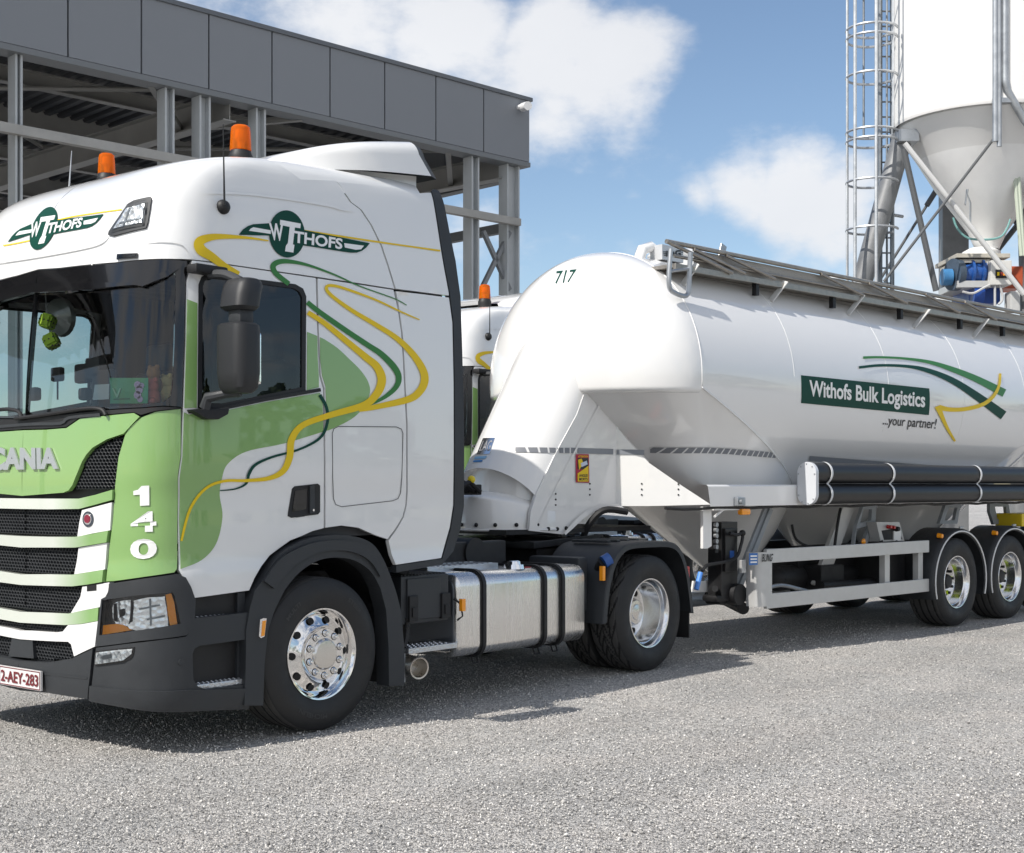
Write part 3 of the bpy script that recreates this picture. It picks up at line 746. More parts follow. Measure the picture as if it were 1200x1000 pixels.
# headlight
hl_out = [(130.5, 684), (170, 678), (207, 673), (216, 677), (222, 688), (227, 703), (226, 725), (224.5, 738), (216, 744.5), (165, 751), (117, 757.5), (116, 748), (121.5, 702), (130, 697.5)]
hl_in = [(123, 703), (160, 697.5), (201, 694), (204, 699), (210.5, 731), (165, 738.5), (119.5, 744.5), (121, 724)]
for mir in (0, 2):
    H = cshell('headlight', [CPX(hl_out), CPX(hl_in)], PLASTIC, .022, .05, .03, mir)
    cshell('lamp_housing', [CPX(hl_in)], GLOSSBLACK, -.012, .01, .03, mir, H)
    cshell('reflector', [CPX([(133, 708), (150, 703.5), (153, 706), (151, 730), (143, 735), (133, 727)], 3)], LAMPR, .0, .01, .02, mir, H)
    cshell('reflector', [CPX([(157, 704), (190, 699.5), (193, 702), (197, 730), (190, 733), (156, 736.5), (153, 728)], 2)], LAMPR, .002, .01, .02, mir, H)
    cshell('reflector', [CPX([(148, 731), (196, 731), (197, 733.5), (160, 739), (152, 736.5)])], LAMPR, .006, .006, .02, mir, H)
    cshell('indicator', [CPX([(194, 697), (200.5, 695.5), (204, 706), (207.5, 731.5), (199, 733.5)])], ORANGE, .004, .012, .02, mir, H)
    cshell('indicator', [CPX([(121.5, 733), (138, 731), (146, 733), (155, 738.5), (120.5, 744)])], ORANGE, .004, .012, .02, mir, H)
    cshell('lens', [CPX(hl_in)], GLASS_CLEAR, .016, .003, .05, mir, H)
    for q in ([(134, 708), (136.5, 707), (138, 729), (134, 727)], [(140.5, 715), (146, 713), (146, 721), (141, 724)], [(154.5, 706), (157, 705), (155, 729), (152.5, 730)]):
        cshell('reflector_facet', [CPX(q)], DARKMETAL, .008, .004, .02, mir, H)
    for q in ([(163, 713), (187, 708), (188, 710), (164, 715)], [(172, 725), (193, 721), (193.5, 723), (172.5, 727)], [(175, 702), (177, 701.5), (178, 733), (176, 733.5)]):
        cshell('reflector_facet', [CPX(q)], mat('facet_grey', (.25, .27, .29), .3, metal=.8), .008, .004, .02, mir, H)
    fog = [(115.5, 763), (140, 760), (160, 758), (159, 766), (156, 772), (148, 775.5), (114.5, 780)]
    FG = cshell('fog_light', [CPX(fog)], GLOSSBLACK, .023, .01, .03, mir)
    cshell('reflector', [CPX([(117, 764.5), (140, 761.5), (157.5, 760), (156.5, 766), (147, 773.5), (116, 778)])], LAMPR, .028, .006, .02, mir, FG)
    cshell('reflector_facet', [CPX([(124, 768), (134, 766.5), (133.5, 771), (124, 772.5)], 3)], mat('facet_grey', (.25, .27, .29), .3, metal=.8), .030, .003, .02, mir, FG)
    cshell('lens', [CPX([(117, 764.5), (140, 761.5), (157.5, 760), (156.5, 766), (147, 773.5), (116, 778)])], GLASS_CLEAR, .036, .002, .03, mir, FG)
mb = MB(); u, v = CAB.px(211, 775.5); P = CAB.f(u, v); n = CAB.n(u, v); mb.cyl(P+n*.018, P+n*.026, .019, n=20); mb.build('parking_sensor', PLASTIC, TRUCK)
# number plate
def XF(X): return XP(FT, X)
PLT = XF(-1.462)
plate = shell('number_plate', PLT, [[(.91, .335), (1.43, .335), (1.43, .455), (.91, .455)]], mat('plate_white', (.75, .73, .72), .35, coat=.4), TRUCK, .0, .015, .1)
PLTREDM = mat('plate_red', (.16, .012, .018), .4)
shell('plate_border', PLT, [[(.914, .339), (1.426, .339), (1.426, .451), (.914, .451)], [(.919, .344), (1.421, .344), (1.421, .446), (.919, .446)]], PLTREDM, plate, .003, .001, .2)
shell('plate_band', PLT, [[(1.37, .344), (1.42, .344), (1.42, .446), (1.37, .446)]], mat('plate_blue', (.01, .08, .45), .4), plate, .003, .001, .2)
V_, F_ = text_geo('2-AEY-283', .022)
bm = bmesh.new(); vs = [bm.verts.new((-1.467, 1.355-s*.425, .358+t*.073)) for s, t in V_]
for f in F_: bm.faces.new([vs[i] for i in f])
finish('plate_characters', bm, PLTREDM, plate)
# steps behind the bumper corner
for z, x0, x1 in ((.800, -1.06, -.60), (.405, -1.05, -.625)):
    for Y0, s in ((.0, 1), (2.4, -1)):
        mb = MB(); mb.box((x0, min(Y0, Y0+.24*s), z-.035), (x1, max(Y0, Y0+.24*s), z), .008)
        for i in range(13):
            for j in range(2): mb.cyl((x0+.03+i*.033+(.015 if j else 0), Y0+s*(.025+j*.03), z-.002), (x0+.03+i*.033+(.015 if j else 0), Y0+s*(.025+j*.03), z+.005), .010, .006, 8)
        mb.build('step', TREADPLATE, TRUCK)
mb = MB()
for s in (0, 1):
    f = (lambda y: 2.4-y) if s else (lambda y: y)
    for a, b in (((-1.08, .22, .25), (-.6, .26, .93)), ((-1.12, .05, .38), (-1.08, .25, .75)), ((-.66, .03, .25), (-.60, .25, .93))):
        y0, y1 = sorted((f(a[1]), f(b[1]))); mb.box((a[0], y0, a[2]), (b[0], y1, b[2]), .004)
mb.build('step_well', PLASTIC, TRUCK)
# ------------------------------------------------------------------ livery laid on the cab
def lv(name, pts, m, off=.0035, smooth=0, parent=None): return shell(name, CAB, [PX(CAB, pts, smooth)], m, parent or TRUCK, off, .003, .045, 0)
def lvm(name, pts, m, off=.0035):
    for mir in (0, 2): shell(name, CAB, [PX(CAB, pts)], m, TRUCK, off, .003, .045, mir)
curve = PXs([(378.6, 506), (332, 520), (288, 529.5), (266, 544.5), (259.5, 562), (257, 580), (260.3, 606), (253, 637), (236, 656.5), (211.5, 667)], 6)
lvm('green_paint_field', [(215.5, 483.5), (221, 486), (262, 481.6), (310, 471.6), (374.5, 460.5), (377.8, 470)] + curve + [(209.8, 610), (210.5, 560), (213.8, 535)], GREEN)
lvm('green_paint_field', [(219.2, 351), (231, 355.5), (230.8, 400), (230.3, 478), (216, 478.5), (218.2, 400)], GREEN)
lvm('green_paint_field', [(359.8, 389.2), (371.5, 394), (372, 420), (373.3, 440), (373.3, 454), (359.3, 457.5)], GREEN)
lvm('green_paint_field', [(374.8, 395.5)] + PXs([(380, 398), (395, 408), (410, 422), (422, 434), (431, 447.6), (433, 461), (425, 478.4), (411, 491.6), (389, 502.6), (382.3, 505)], 4) + [(382.3, 480), (381.2, 453), (377.2, 440), (374.9, 420)], GREEN)
def lr(name, pts, w, m, off=.006, smooth=6): return ribbon(name, CAB, pts, w, m, TRUCK, off, smooth)
lr('yellow_swoosh', [(314, 282.5), (290, 279), (260, 277.5), (244, 279), (233, 284), (235, 293), (247, 301), (262, 312), (279, 322)], [1.5, 3, 6, 8.5, 11, 12, 10, 8, 7], YELLOW)
lr('yellow_swoosh', [(360, 366.5), (380, 379.5), (410, 404), (428, 419), (440, 429), (446, 441), (445.5, 452), (439, 464), (424.5, 475.5), (385, 487), (354, 498.5), (341, 515), (338.6, 535.6), (331, 552), (314.4, 560.5), (288, 563.2), (261.6, 563.8), (239.6, 573), (222, 597), (212, 634)],
   [5.5, 6, 7, 8, 9, 10, 10, 9, 8, 7, 7, 8, 8, 7, 5, 3.6, 3.2, 3.2, 3.2, 2.6], YELLOW, .0075)
lr('yellow_swoosh', [(491, 375), (470, 366), (446, 354.5), (425, 346), (395, 336), (382.5, 336), (386, 345), (410, 363), (440, 381), (464, 396.5), (482, 414), (494, 432), (497, 446), (491, 459), (477, 468.5), (437.6, 477.5), (420, 481)],
   [1.2, 1.8, 2.2, 2.6, 3.2, 3.6, 4, 4.6, 5.4, 6.2, 7.4, 8.6, 9.2, 8.8, 8, 6, 4], YELLOW, .0065)
lr('green_swoosh', [(476, 358), (461, 350), (422, 336), (392, 322.5), (362, 311.5), (341, 307), (327, 307), (319.5, 312), (323, 321), (338, 333)], [1, 1.2, 1.4, 2, 3, 4.6, 6, 6.4, 6, 5.6], MIDGREEN, .0055)
lr('green_swoosh', [(359.5, 354.5), (374, 366), (404, 387), (431, 405), (446, 415), (460, 429), (466.5, 441), (464, 453), (451, 465), (433, 474.5)], [5.6, 5.8, 6, 6.2, 6.8, 7.4, 7, 6, 4.6, 2.4], MIDGREEN, .0055)
lr('dark_green_swoosh', [(374, 463), (382, 478.4), (382.7, 496), (374, 513.6), (349.6, 527), (318.8, 535.6), (299, 544.5), (291, 555.4), (288, 566.4), (275, 573), (257, 575)], [4, 3.6, 3.4, 3.2, 2.6, 2.8, 3.4, 3.6, 2.6, 1.8, 1.2], DKGREEN, .0068)
lr('yellow_line', [(340, 268), (390, 275.8), (440, 283.4), (480, 289), (515.5, 294)], 2.0, YELLOW, .0045)
lr('yellow_line', [(0, 289), (20, 285.5), (46, 280)], 1.4, YELLOW, .0035)
lr('yellow_line', [(46, 264), (80, 255.5), (110, 250.5), (143, 246)], 1.4, YELLOW, .0035)
# number 140
for ch, q in (('4', [(154, 600), (183, 599), (183.5, 623), (154, 624)]), ('0', [(153.5, 632), (184, 631), (184, 654.5), (153.5, 655.5)])):
    text_decal('fleet_number', ch, CAB, q, VWHITE, TRUCK, .010, .03)
poly_decal('fleet_number', CAB, [(166.5, 569.5), (175.2, 569), (175.4, 592.3), (164.8, 593), (164.6, 579.8), (157.2, 580.3), (157.2, 575.5), (162.5, 574)], VWHITE, TRUCK, .010)
# company badge: winged disc
def badge(A, B, up, off, parent=TRUCK, S=CAB):
    def m(s, t): return (A[0]+(B[0]-A[0])*s+up[0]*t, A[1]+(B[1]-A[1])*s+up[1]*t)
    def z(x, y):
        px, py = 200+x/3.3333, 150+y/3.3333; s = (px-279.5)/153; return (s, -(py-(275.4+11.1*s))/27.6)
    def P(name, pts, mt, o): return shell(name, S, [PX(S, [m(*p) for p in pts])], mt, bd if name != 'company_badge' else parent, o, .002, .04, 0)
    el = [(.367+.137*cos(2*pi*k/36), .18+1.0*sin(2*pi*k/36)) for k in range(36)]
    bd = P('company_badge', el, DKGREEN, off)
    P('badge_wing', [z(*p) for p in ((265, 418), (280, 398), (300, 384), (320, 377), (385, 373), (400, 375), (400, 424), (385, 421), (330, 420))], DKGREEN, off-.0008)
    P('badge_wing', [z(*p) for p in ((490, 394), (560, 408), (640, 424), (720, 440), (776, 451), (762, 468), (745, 481), (725, 488), (700, 488), (640, 479), (560, 466), (490, 456))], DKGREEN, off-.0008)
    P('badge_bar', [z(*p) for p in ((303, 403), (310, 394), (320, 389), (388, 401), (388, 415), (340, 408))], VWHITE, off+.0012)
    P('badge_bar', [z(*p) for p in ((675, 451), (752, 461), (741, 475), (720, 477), (678, 468))], VWHITE, off+.0012)
    P('badge_initial', [z(*p) for p in ((425, 360), (505, 375), (503, 393), (482, 390), (474, 456), (480, 458), (476, 488), (444, 483), (447, 462), (455, 450), (462, 388), (424, 380))], VWHITE, off+.002)
    text_decal('badge_lettering', 'W', S, [m(*z(*p)) for p in ((380, 372), (436, 376), (436, 444), (388, 440))], VWHITE, bd, off+.0026, .03)
    text_decal('badge_lettering', 'THOFS', S, [m(*z(*p)) for p in ((479, 402), (669, 434), (666, 476), (477, 449))], VWHITE, bd, off+.0026, .03)
badge((279.5, 275.4), (432.5, 286.5), (0, -27.6), .0065)
badge((10, 284), (121.4, 252.6), (5.5, -24.5), .0065)
# maker's lettering on the bonnet
text_decal('maker_lettering', 'SCANIA', CAB, [(-19, 524.5), (71.5, 525), (72.5, 550), (-20, 552)], mat('satin_silver', (.55, .56, .58), .3, metal=.7), HOOD, .016, .05, 0, .012)
# maker's round emblem by the grille
EM = poly_decal('round_emblem', CAB, [(105.5+7*cos(2*pi*k/20)*.9, 608.5+9.2*sin(2*pi*k/20)) for k in range(20)], mat('emblem_dark', (.02, .03, .05), .25, coat=1), TRUCK, .017, 0, .03, .006)
poly_decal('emblem_ring', CAB, [(105.5+5*cos(2*pi*k/16)*.9, 608.5+6.6*sin(2*pi*k/16)) for k in range(16)], CHROME, EM, .019, 0, .03, .002)
poly_decal('emblem_field', CAB, [(105.2+3.9*cos(2*pi*k/14)*.9, 608.2+5.0*sin(2*pi*k/14)) for k in range(14)], mat('emblem_red', (.22, .015, .04), .3), EM, .0215, 0, .03, .002)
# storage locker lid outline, handle, small lines
lk = []
for (cx, cy), a0 in (((464, 508), 0), ((392.5, 507), -1), ((397, 583), -2), ((463, 579), -3)):
    for k in range(5):
        a = (a0*90-k*-0-k*22.5)*pi/180; lk.append((cx+7.5*cos(a), cy+7.5*sin(a)))
lk = [(396, 500), (464, 500.5), (470, 503), (471.8, 508), (470.5, 560), (469, 578), (466, 584.5), (460, 587), (400, 594), (393, 591.5), (390.5, 585), (389.5, 560), (389, 508), (391, 502.5)]
ribbon('locker_seam', CAB, lk+[lk[0], lk[1]], .8, mat('seam_grey', (.07, .07, .07), .6), sl_, .004, 0)
hnd = [(342, 573), (345, 570), (372, 567), (374.5, 569), (374.5, 600), (372, 603), (341, 607), (337, 605), (337.5, 600)]
for mir in (0, 2):
    D = shell('door_handle', CAB, [PX(CAB, hnd)], BLACK, door, .006, .03, .03, mir)
    shell('grip', CAB, [PX(CAB, [(361, 569.5), (366.5, 568.5), (366.5, 601), (361, 602)])], PLASTIC, D, .02, .03, .03, mir)
    shell('handle_recess', CAB, [PX(CAB, [(345, 575), (359, 573), (358, 597), (341.5, 600)])], GLOSSBLACK, D, .008, .003, .03, mir)
mb = MB(); u, v = CAB.px(364.5, 598); mb.cyl(CAB.f(u, v)+Vector((0, -.02, 0)), CAB.f(u, v)+Vector((0, -.026, 0)), .008, n=12); mb.build('lock', CHROME, door)
# pressed ridge along the roof side and brow
ribbon('roof_ridge', CAB, [(234, 229.5), (236, 227), (250, 226.5), (290, 228), (340, 234), (385, 241.5), (400, 246), (414, 248)], [2, 3, 3, 3, 3, 3, 2.5, 1], WHITE, TRUCK, .010, 4)
ribbon('brow_ridge', CAB, [(0, 308), (40, 302), (90, 293), (118, 286), (128, 277)], [3, 3, 3, 2.5, 1], WHITE, TRUCK, .009, 4)
ribbon('brow_ridge', CAB, [(172, 285), (190, 283.5), (210, 285), (219, 292), (226, 303)], [1, 2.2, 2.2, 2.2, 1.5], WHITE, TRUCK, .007, 4)
poly_decal('marker_lamp', CAB, [(138.5, 298.5), (162, 297.5), (161.5, 303), (138, 305)], GLOSSBLACK, TRUCK, .012, 0, .03, .02)
poly_decal('marker_lens', CAB, [(140.5, 300), (160.5, 299), (160, 302), (140, 303.6)], GLASS_CLEAR, TRUCK, .016, 0, .03, .003)
# roof spotlight in the brow
for mir in (0, 2):
    RL = cshell('roof_spotlight', [CPX([(151, 240), (158, 236), (177.5, 231.5), (178.5, 234), (174, 262), (172, 268), (134, 277.5), (128, 276), (129, 272)])], PLASTIC, .012, .03, .03, mir)
    cshell('reflector', [CPX([(150, 245.5), (171, 240), (167, 262), (135, 269)])], LAMPR, .016, .008, .02, mir, RL)
    for q in ([(153, 246), (155, 245.5), (148, 265.5), (146, 266)], [(143, 262), (167, 256), (166.5, 258), (142, 264)]): cshell('reflector_facet', [CPX(q)], mat('facet_grey', (.25, .27, .29), .3, metal=.8), .020, .003, .02, mir, RL)
    cshell('lens', [CPX([(150, 243), (174, 237), (169.5, 264), (132, 272.5)])], GLASS_CLEAR, .028, .003, .03, mir, RL)
# ------------------------------------------------------------------ wheels
def tyre(kind, d0, wd, R=.497, rb=.288):
    """tyre round local Y axis; outer rim face at y=0, running inwards to y=wd"""
    mb = MB(); n = 128
    rows = []
    prof = [(.012, rb-.01), (.0, rb), (-.012, rb+.02), (-.026, rb+.06), (-.032, rb+.10), (-.030, rb+.135), (-.020, rb+.165), (-.010, rb+.185), (-.004, rb+.196)]
    for d, r in prof: rows.append([(d, r, k) for k in range(n)])
    # tread
    g = {'rib': [.17, .36, .64, .83], 'lug': [.25, .5, .75], 'trailer': [.15, .38, .62, .85]}[kind]
    steps = 46; tread = []
    for i in range(steps+1):
        f = i/steps; d = .002+f*(wd-.004)
        row = []
        for k in range(n):
            r = R-.006*(abs(2*f-1)**6)
            if kind == 'lug':
                r -= 0
                zz = int(k+3*abs(((f*4) % 2)-1)*2) % 8
                if any(abs(f-q) < .016 for q in g): r -= .016
                elif zz in (0,) or (zz == 4 and .2 < f < .8): r -= .016
            elif kind == 'trailer':
                wz = .008*sin(k*pi/2)
                if any(abs(f-q+wz) < .02 for q in g): r -= .012
            else:
                if any(abs(f-q) < .015 for q in g): r -= .013
            row.append((d, r, k))
        rows.append(row)
    for d, r in reversed(prof): rows.append([(wd-d, r, k) for k in range(n)])
    mb.grid([[(r*cos(2*pi*k/n), d, r*sin(2*pi*k/n)) for d, r, k in row] for row in rows], close=True)
    return mb
TREAD = mat('dusty_tread', (.072, .070, .067), .85, bump=.3, bscale=120, var=.25, vscale=6)
def wheel(kind, loc, parent, flip=False):
    """wheel with rim and hub; local y=0 is the outer rim face, +y inwards"""
    w = None; wd = .26 if kind == 'drive' else .335
    if kind == 'steer':
        t = tyre('rib', 0, .335, .497).build('tyre', RUBBER, None, 50); wd = .335
    elif kind == 'drive': t = tyre('lug', 0, .26, .497).build('tyre', RUBBER, None, 50)
    else: t = tyre('trailer', 0, .335, .497).build('tyre', RUBBER, None, 50)
    t.data.materials.append(TREAD)
    for p in t.data.polygons:
        c = p.center; rr = sqrt(c.x*c.x+c.z*c.z)
        if rr > .4915 and .004 < c.y < wd-.004: p.material_index = 1
    w = bpy.data.objects.new('wheel', None); C.objects.link(w); w.parent = parent; t.parent = w
    if kind == 'steer':
        mb = MB(); mb.lathe([(.2, .255), (.06, .262), (.012, .276), (-.004, .288), (-.010, .2985), (-.014, .296), (-.012, .286), (.004, .274), (.03, .262), (.042, .254), (.044, .246), (.034, .222), (.022, .195), (.012, .176), (.004, .170), (-.02, .168), (-.028, .163), (-.030, .12), (-.030, .10)], (0, 0, 0), (0, 1, 0), 64)
        r = mb.build('rim', CHROME, w, 30)
        mb = MB(); mb.lathe([(-.028, .104), (-.036, .102), (-.044, .096), (-.050, .088), (-.053, .06), (-.054, 0)], (0, 0, 0), (0, 1, 0), 40); mb.build('hub_cap', mat('satin_hub', (.72, .70, .67), .22, metal=1), w, 30)
        for k in range(10):
            a = 2*pi*(k+.45)/10; mb = MB(); c = Vector((.136*cos(a), 0, .136*sin(a)))
            mb.lathe([(-.026, .022), (-.034, .020), (-.036, .016), (-.056, .0145), (-.063, .010), (-.065, 0)], c, (0, 1, 0), 14); mb.build('wheel_nut', CHROME, w, 30); mb = MB(); mb.cyl(c+Vector((0, -.024, 0)), c+Vector((0, -.031, 0)), .0245, n=16); mb.build('nut_washer', GAP, w)
        for k in range(10):
            a = 2*pi*k/10; c = Vector((.224*cos(a), .030, .224*sin(a))); nrm = Vector((.42*cos(a), -1, .42*sin(a))).normalized()
            mb = MB(); mb.cyl(c+nrm*.004, c+nrm*.0085, .024, n=20); mb.build('hand_hole', GAP, w)
    elif kind == 'drive':
        mb = MB(); mb.lathe([(.3, .24), (.15, .262), (.012, .276), (-.004, .288), (-.010, .2985), (-.014, .296), (-.012, .286), (.004, .274), (.03, .268), (.05, .262), (.052, .256), (.19, .250), (.215, .241), (.228, .22), (.234, .16), (.234, .10)], (0, 0, 0), (0, 1, 0), 64)
        mb.build('rim', ALU, w, 30)
        mb = MB(); mb.lathe([(.234, .135), (.225, .132), (.150, .112), (.135, .108), (.127, .100), (.125, .07), (.119, .066), (.112, .035), (.108, 0)], (0, 0, 0), (0, 1, 0), 40); mb.build('hub_cap', mat('satin_hub', (.72, .70, .67), .22, metal=1), w, 30)
        for k in range(10):
            a = 2*pi*k/10+.2; c = Vector((.198*cos(a), .229, .198*sin(a))); mb = MB(); mb.cyl(c, c+Vector((0, -.006, 0)), .026, n=20); mb.build('hand_hole', GAP, w)
        t2 = bpy.data.objects.new('tyre', t.data); C.objects.link(t2); t2.parent = w; t2.location = (0, .315, 0)
    else:
        mb = MB(); mb.lathe([(.3, .24), (.15, .262), (.012, .276), (-.004, .288), (-.010, .2985), (-.014, .296), (-.012, .286), (.004, .274), (.03, .268), (.045, .262), (.048, .256), (.12, .252), (.145, .243), (.155, .21), (.160, .16), (.160, .08)], (0, 0, 0), (0, 1, 0), 64)
        mb.build('rim', ALU, w, 30)
        mb = MB(); mb.lathe([(.160, .10), (.15, .095), (.10, .078), (.085, .07), (.08, .04), (.08, 0)], (0, 0, 0), (0, 1, 0), 28); mb.build('hub', BLACK, w, 30)
        for k in range(10):
            a = 2*pi*(k+.3)/10; c = Vector((.150*cos(a), .160, .150*sin(a))); mb = MB(); mb.cyl(c, c+Vector((0, -.05, 0)), .016, n=8); mb.build('wheel_nut', DARKMETAL, w)
            if k % 2 == 0:
                mb = MB(); mb.cyl(c+Vector((0, -.012, 0)), c+Vector((0, -.028, 0)), .030, .022, 10); mb.build('nut_indicator', mat('nut_yellow_green', (.62, .80, .02), .4), w)
    if flip: w.rotation_euler = (0, 0, pi)
    w.location = loc
    return w
def wheel_copy(w, loc, parent, flip=False):
    c = copy_tree(w, parent); c.location = loc; c.rotation_euler = (0, 0, pi if flip else 0); return c
WS = wheel('steer', (0, 0, .497), TRUCK); wheel_copy(WS, (0, 2.4, .497), TRUCK, True)
WD = wheel('drive', (3.753, 0, .497), TRUCK); wheel_copy(WD, (3.753, 2.4, .497), TRUCK, True)
# raised maker lettering on the near front tyre
def tyre_text(s, R, a0, h, w, da):
    V, F = text_geo(s, .02); bm = bmesh.new(); vs = []
    for x, y in V:
        a = a0-(x-.5)*da; r = R+(y-.5)*h; vs.append(bm.verts.new((r*cos(a), -.0345, r*sin(a))))
    for f in F: bm.faces.new([vs[i] for i in f])
    finish('sidewall_lettering', bm, mat('sidewall_ink', (.040, .040, .041), .55), w)
tyre_text('MULTI', .40, radians(132), .028, WS, .36); tyre_text('MICHELIN', .40, radians(255), .030, WS, .62); tyre_text('STEER', .40, radians(48), .028, WS, .36)

# ------------------------------------------------------------------ arches, steps, tanks along the side
PF = YP(FT, -.025); PF2 = YP(FT, 2.425)
def fpatch(name, pts, m, Yo, thick, parent=TRUCK, smooth=0, both=True, step=.05):
    Pn = YP(FT, Yo); L = PX(Pn, pts, smooth)
    o = shell(name, Pn, [L], m, parent, 0, thick, step, 0)
    if both: shell(name, Pn, [L], m, parent, 0, thick, step, 2)
    return o
arch = [(286.5, 827), (288, 780), (288.5, 738), (293, 712), (299, 692)] + PXs([(308, 680), (319, 662), (331, 648), (345, 639), (360, 632.5), (376, 628.5), (396, 627), (416, 629), (430, 633.5), (440, 641), (449, 655), (456, 671), (464, 693), (470, 716)], 3) + \
       [(474, 760), (474, 803), (456, 804.5), (455.5, 760), (452.5, 715)] + PXs([(446, 690), (437, 673), (425, 662), (411, 655.5), (394, 653.5), (376, 656), (360, 664), (346, 676), (334, 691)], 3) + [(322, 715), (314, 740), (310, 780), (308.5, 827)]
fpatch('front_arch', arch, PLASTIC, -.03, .12, TRUCK)
fpatch('arch_lip', [(310, 681)] + PXs([(319, 667), (331, 653.5), (345, 645), (360, 638.5), (376, 634.5), (396, 633), (416, 635), (430, 639.5), (437, 645), (445, 658), (451, 673)], 3) + PXs([(446, 676), (437, 661), (426, 652), (411, 646.5), (394, 645), (376, 647.5), (360, 654), (345, 664), (334, 675), (322, 690)], 3), PLASTIC, -.05, .03)
fpatch('side_marker', [(305, 726), (309, 724.5), (312.5, 725), (310, 746), (306, 748), (303.5, 746)], CHROME, -.045, .02)
fpatch('side_marker', [(308.5, 728), (312, 727), (310, 745), (307, 746)], ORANGE, -.05, .02)
for y0, y1 in ((.0, .45), (2.4, 1.95)):
    mb = MB(); mb.lathe([(y0+(.02 if y0 < 1 else -.02), .63), (y1, .63)], (0.02, 0, .53), (0, 1, 0), 40, radians(-200), radians(20), (1, 0, 0)); mb.build('arch_liner', BLACK, TRUCK)
# mud flap behind the front wheel
mb = MB(); mb.box((.60, .0, .24), (.63, .40, .80), .004)
for i in range(16): mb.box((.597, .02, .27+i*.032), (.600, .38, .283+i*.032))
mb.build('mud_flap', RUBBER, TRUCK)
# fuel tank
def rrect(y0, y1, z0, z1, r, n=7):
    P = []
    for cx, cy, a0 in ((y1-r, z1-r, 0), (y0+r, z1-r, 90), (y0+r, z0+r, 180), (y1-r, z0+r, 270)):
        for k in range(n): a = radians(a0+90*k/(n-1)); P.append((cx+r*cos(a), cy+r*sin(a)))
    return P
TKX0, TKX1 = FT.Y(537, 720, .03).x, FT.Y(687, 700, .03).x
TKZ0, TKZ1 = FT.Y(600, 762, .03).z-.008, FT.Y(600, 668, .03).z
prof = rrect(.03, .70, TKZ0, TKZ1, .10)
def tank_solid(x0, x1, e=.03):
    mb = MB(); rows = []
    def ring(x, ins): return [(x, y+(.365-y)/.335*ins, z+((TKZ0+TKZ1)/2-z)/.31*ins) for y, z in prof]
    rows = [ring(x0, e*1.2), ring(x0+.004, e*.6), ring(x0+.02, .004), ring(x0+.03, 0), ring(x1-.03, 0), ring(x1-.02, .004), ring(x1-.004, e*.6), ring(x1, e*1.2)]
    mb.grid(rows, close=True); mb.poly(rows[0]); mb.poly(rows[-1][::-1]); return mb
FTANK = tank_solid(TKX0, TKX1).build('fuel_tank', TANKALU, TRUCK, 40)
mb = MB(); mb.prism([(TKX0-.002, y, z) for y, z in rrect(.075, .655, TKZ0+.045, TKZ1-.045, .07)], (-.006, 0, 0)); mb.build('end_panel', mat('tank_end_metal', (.20, .22, .25), .4, metal=.8), FTANK)
for px in (569.5, 641, 662):
    x = FT.Y(px, 710, .0).x; mb = MB(); ring = []
    for o_, hw in ((.012, .028), (.020, .018)):
        big = rrect(.03-o_, .70+o_, TKZ0-o_, TKZ1+o_, .10+o_); sm = rrect(.03-.001, .70, TKZ0-.001, TKZ1+.001, .10)
        mb.grid([[(x-hw, y, z) for y, z in sm], [(x-hw, y, z) for y, z in big], [(x+hw, y, z) for y, z in big], [(x+hw, y, z) for y, z in sm]], close=True)
    mb.build('tank_strap', BLACK, FTANK, 30)
    mb = MB(); mb.tube([(x-.03, .12, TKZ0-.01), (x-.03, .10, TKZ0-.06), (x+.03, .10, TKZ0-.06), (x+.03, .12, TKZ0-.01)], .007, 8); mb.build('strap_hook', DARKMETAL, FTANK)
c = FT.Z(603, 666, TKZ1); mb = MB(); mb.cyl((c.x, .16, TKZ1-.005), (c.x, .16, TKZ1+.03), .085, .078, 28); mb.cyl((c.x, .16, TKZ1+.03), (c.x, .16, TKZ1+.055), .055, .05, 20); mb.box((c.x-.05, .15, TKZ1+.045), (c.x+.05, .17, TKZ1+.058), .005)
mb.build('filler_cap', CHROME, FTANK)
for px, col in ((566, (.55, .6, .02)), (588, (.5, .02, .03))):
    q = FT.Z(px, 664, TKZ1); mb = MB(); mb.box((q.x-.05, .12, TKZ1+.001), (q.x+.05, .17, TKZ1+.004)); mb.build('tank_sticker', mat('sticker%d' % px, col, .5), FTANK)
P = FT.Y(546, 709, .0); mb = MB(); mb.box((TKX0+.01, .0, P.z-.045), (TKX0+.05, .03, P.z+.045), .005); mb.build('side_marker', ORANGE, TRUCK)
# side tank on the far side, plain
mb = MB(); mb.grid([[(x, 2.4-y, z) for y, z in prof] for x in (TKX0, TKX1)], close=True); mb.poly([(TKX0, 2.4-y, z) for y, z in prof]); mb.poly([(TKX1, 2.4-y, z) for y, z in prof]); mb.build('fuel_tank', TANKALU, TRUCK)
# battery box
x0, x1 = FT.Y(470, 700, .06).x, FT.Y(526, 700, .06).x; z0, z1 = FT.Y(470, 733, .06).z, FT.Y(470, 676, .06).z
mb = MB(); mb.box((x0, .06, z0), (x1, .62, z1), .015); mb.box((x0+.05, .045, z0+.03), (x1-.10, .06, z1-.02), .008)
for i in range(14): mb.box((x0+.02+i*.034, .08, z1), (x0+.036+i*.034, .6, z1+.008))
BBX = mb.build('battery_box', PLASTIC, TRUCK)
for px in (484, 522):
    x = FT.Y(px, 720, .04).x; mb = MB(); mb.box((x-.045, .028, z0+.02), (x+.045, .06, z0+.20), .008); mb.box((x-.022, .018, z0+.05), (x+.022, .03, z0+.12), .006); mb.build('box_latch', BLACK, BBX)
mb = MB(); mb.tube([FT.Y(532, 702, .05), FT.Y(540, 708, .03), FT.Y(542, 722, .03), FT.Y(536, 727, .04)], .008, 6); mb.build('marker_cable', BLACK, TRUCK)
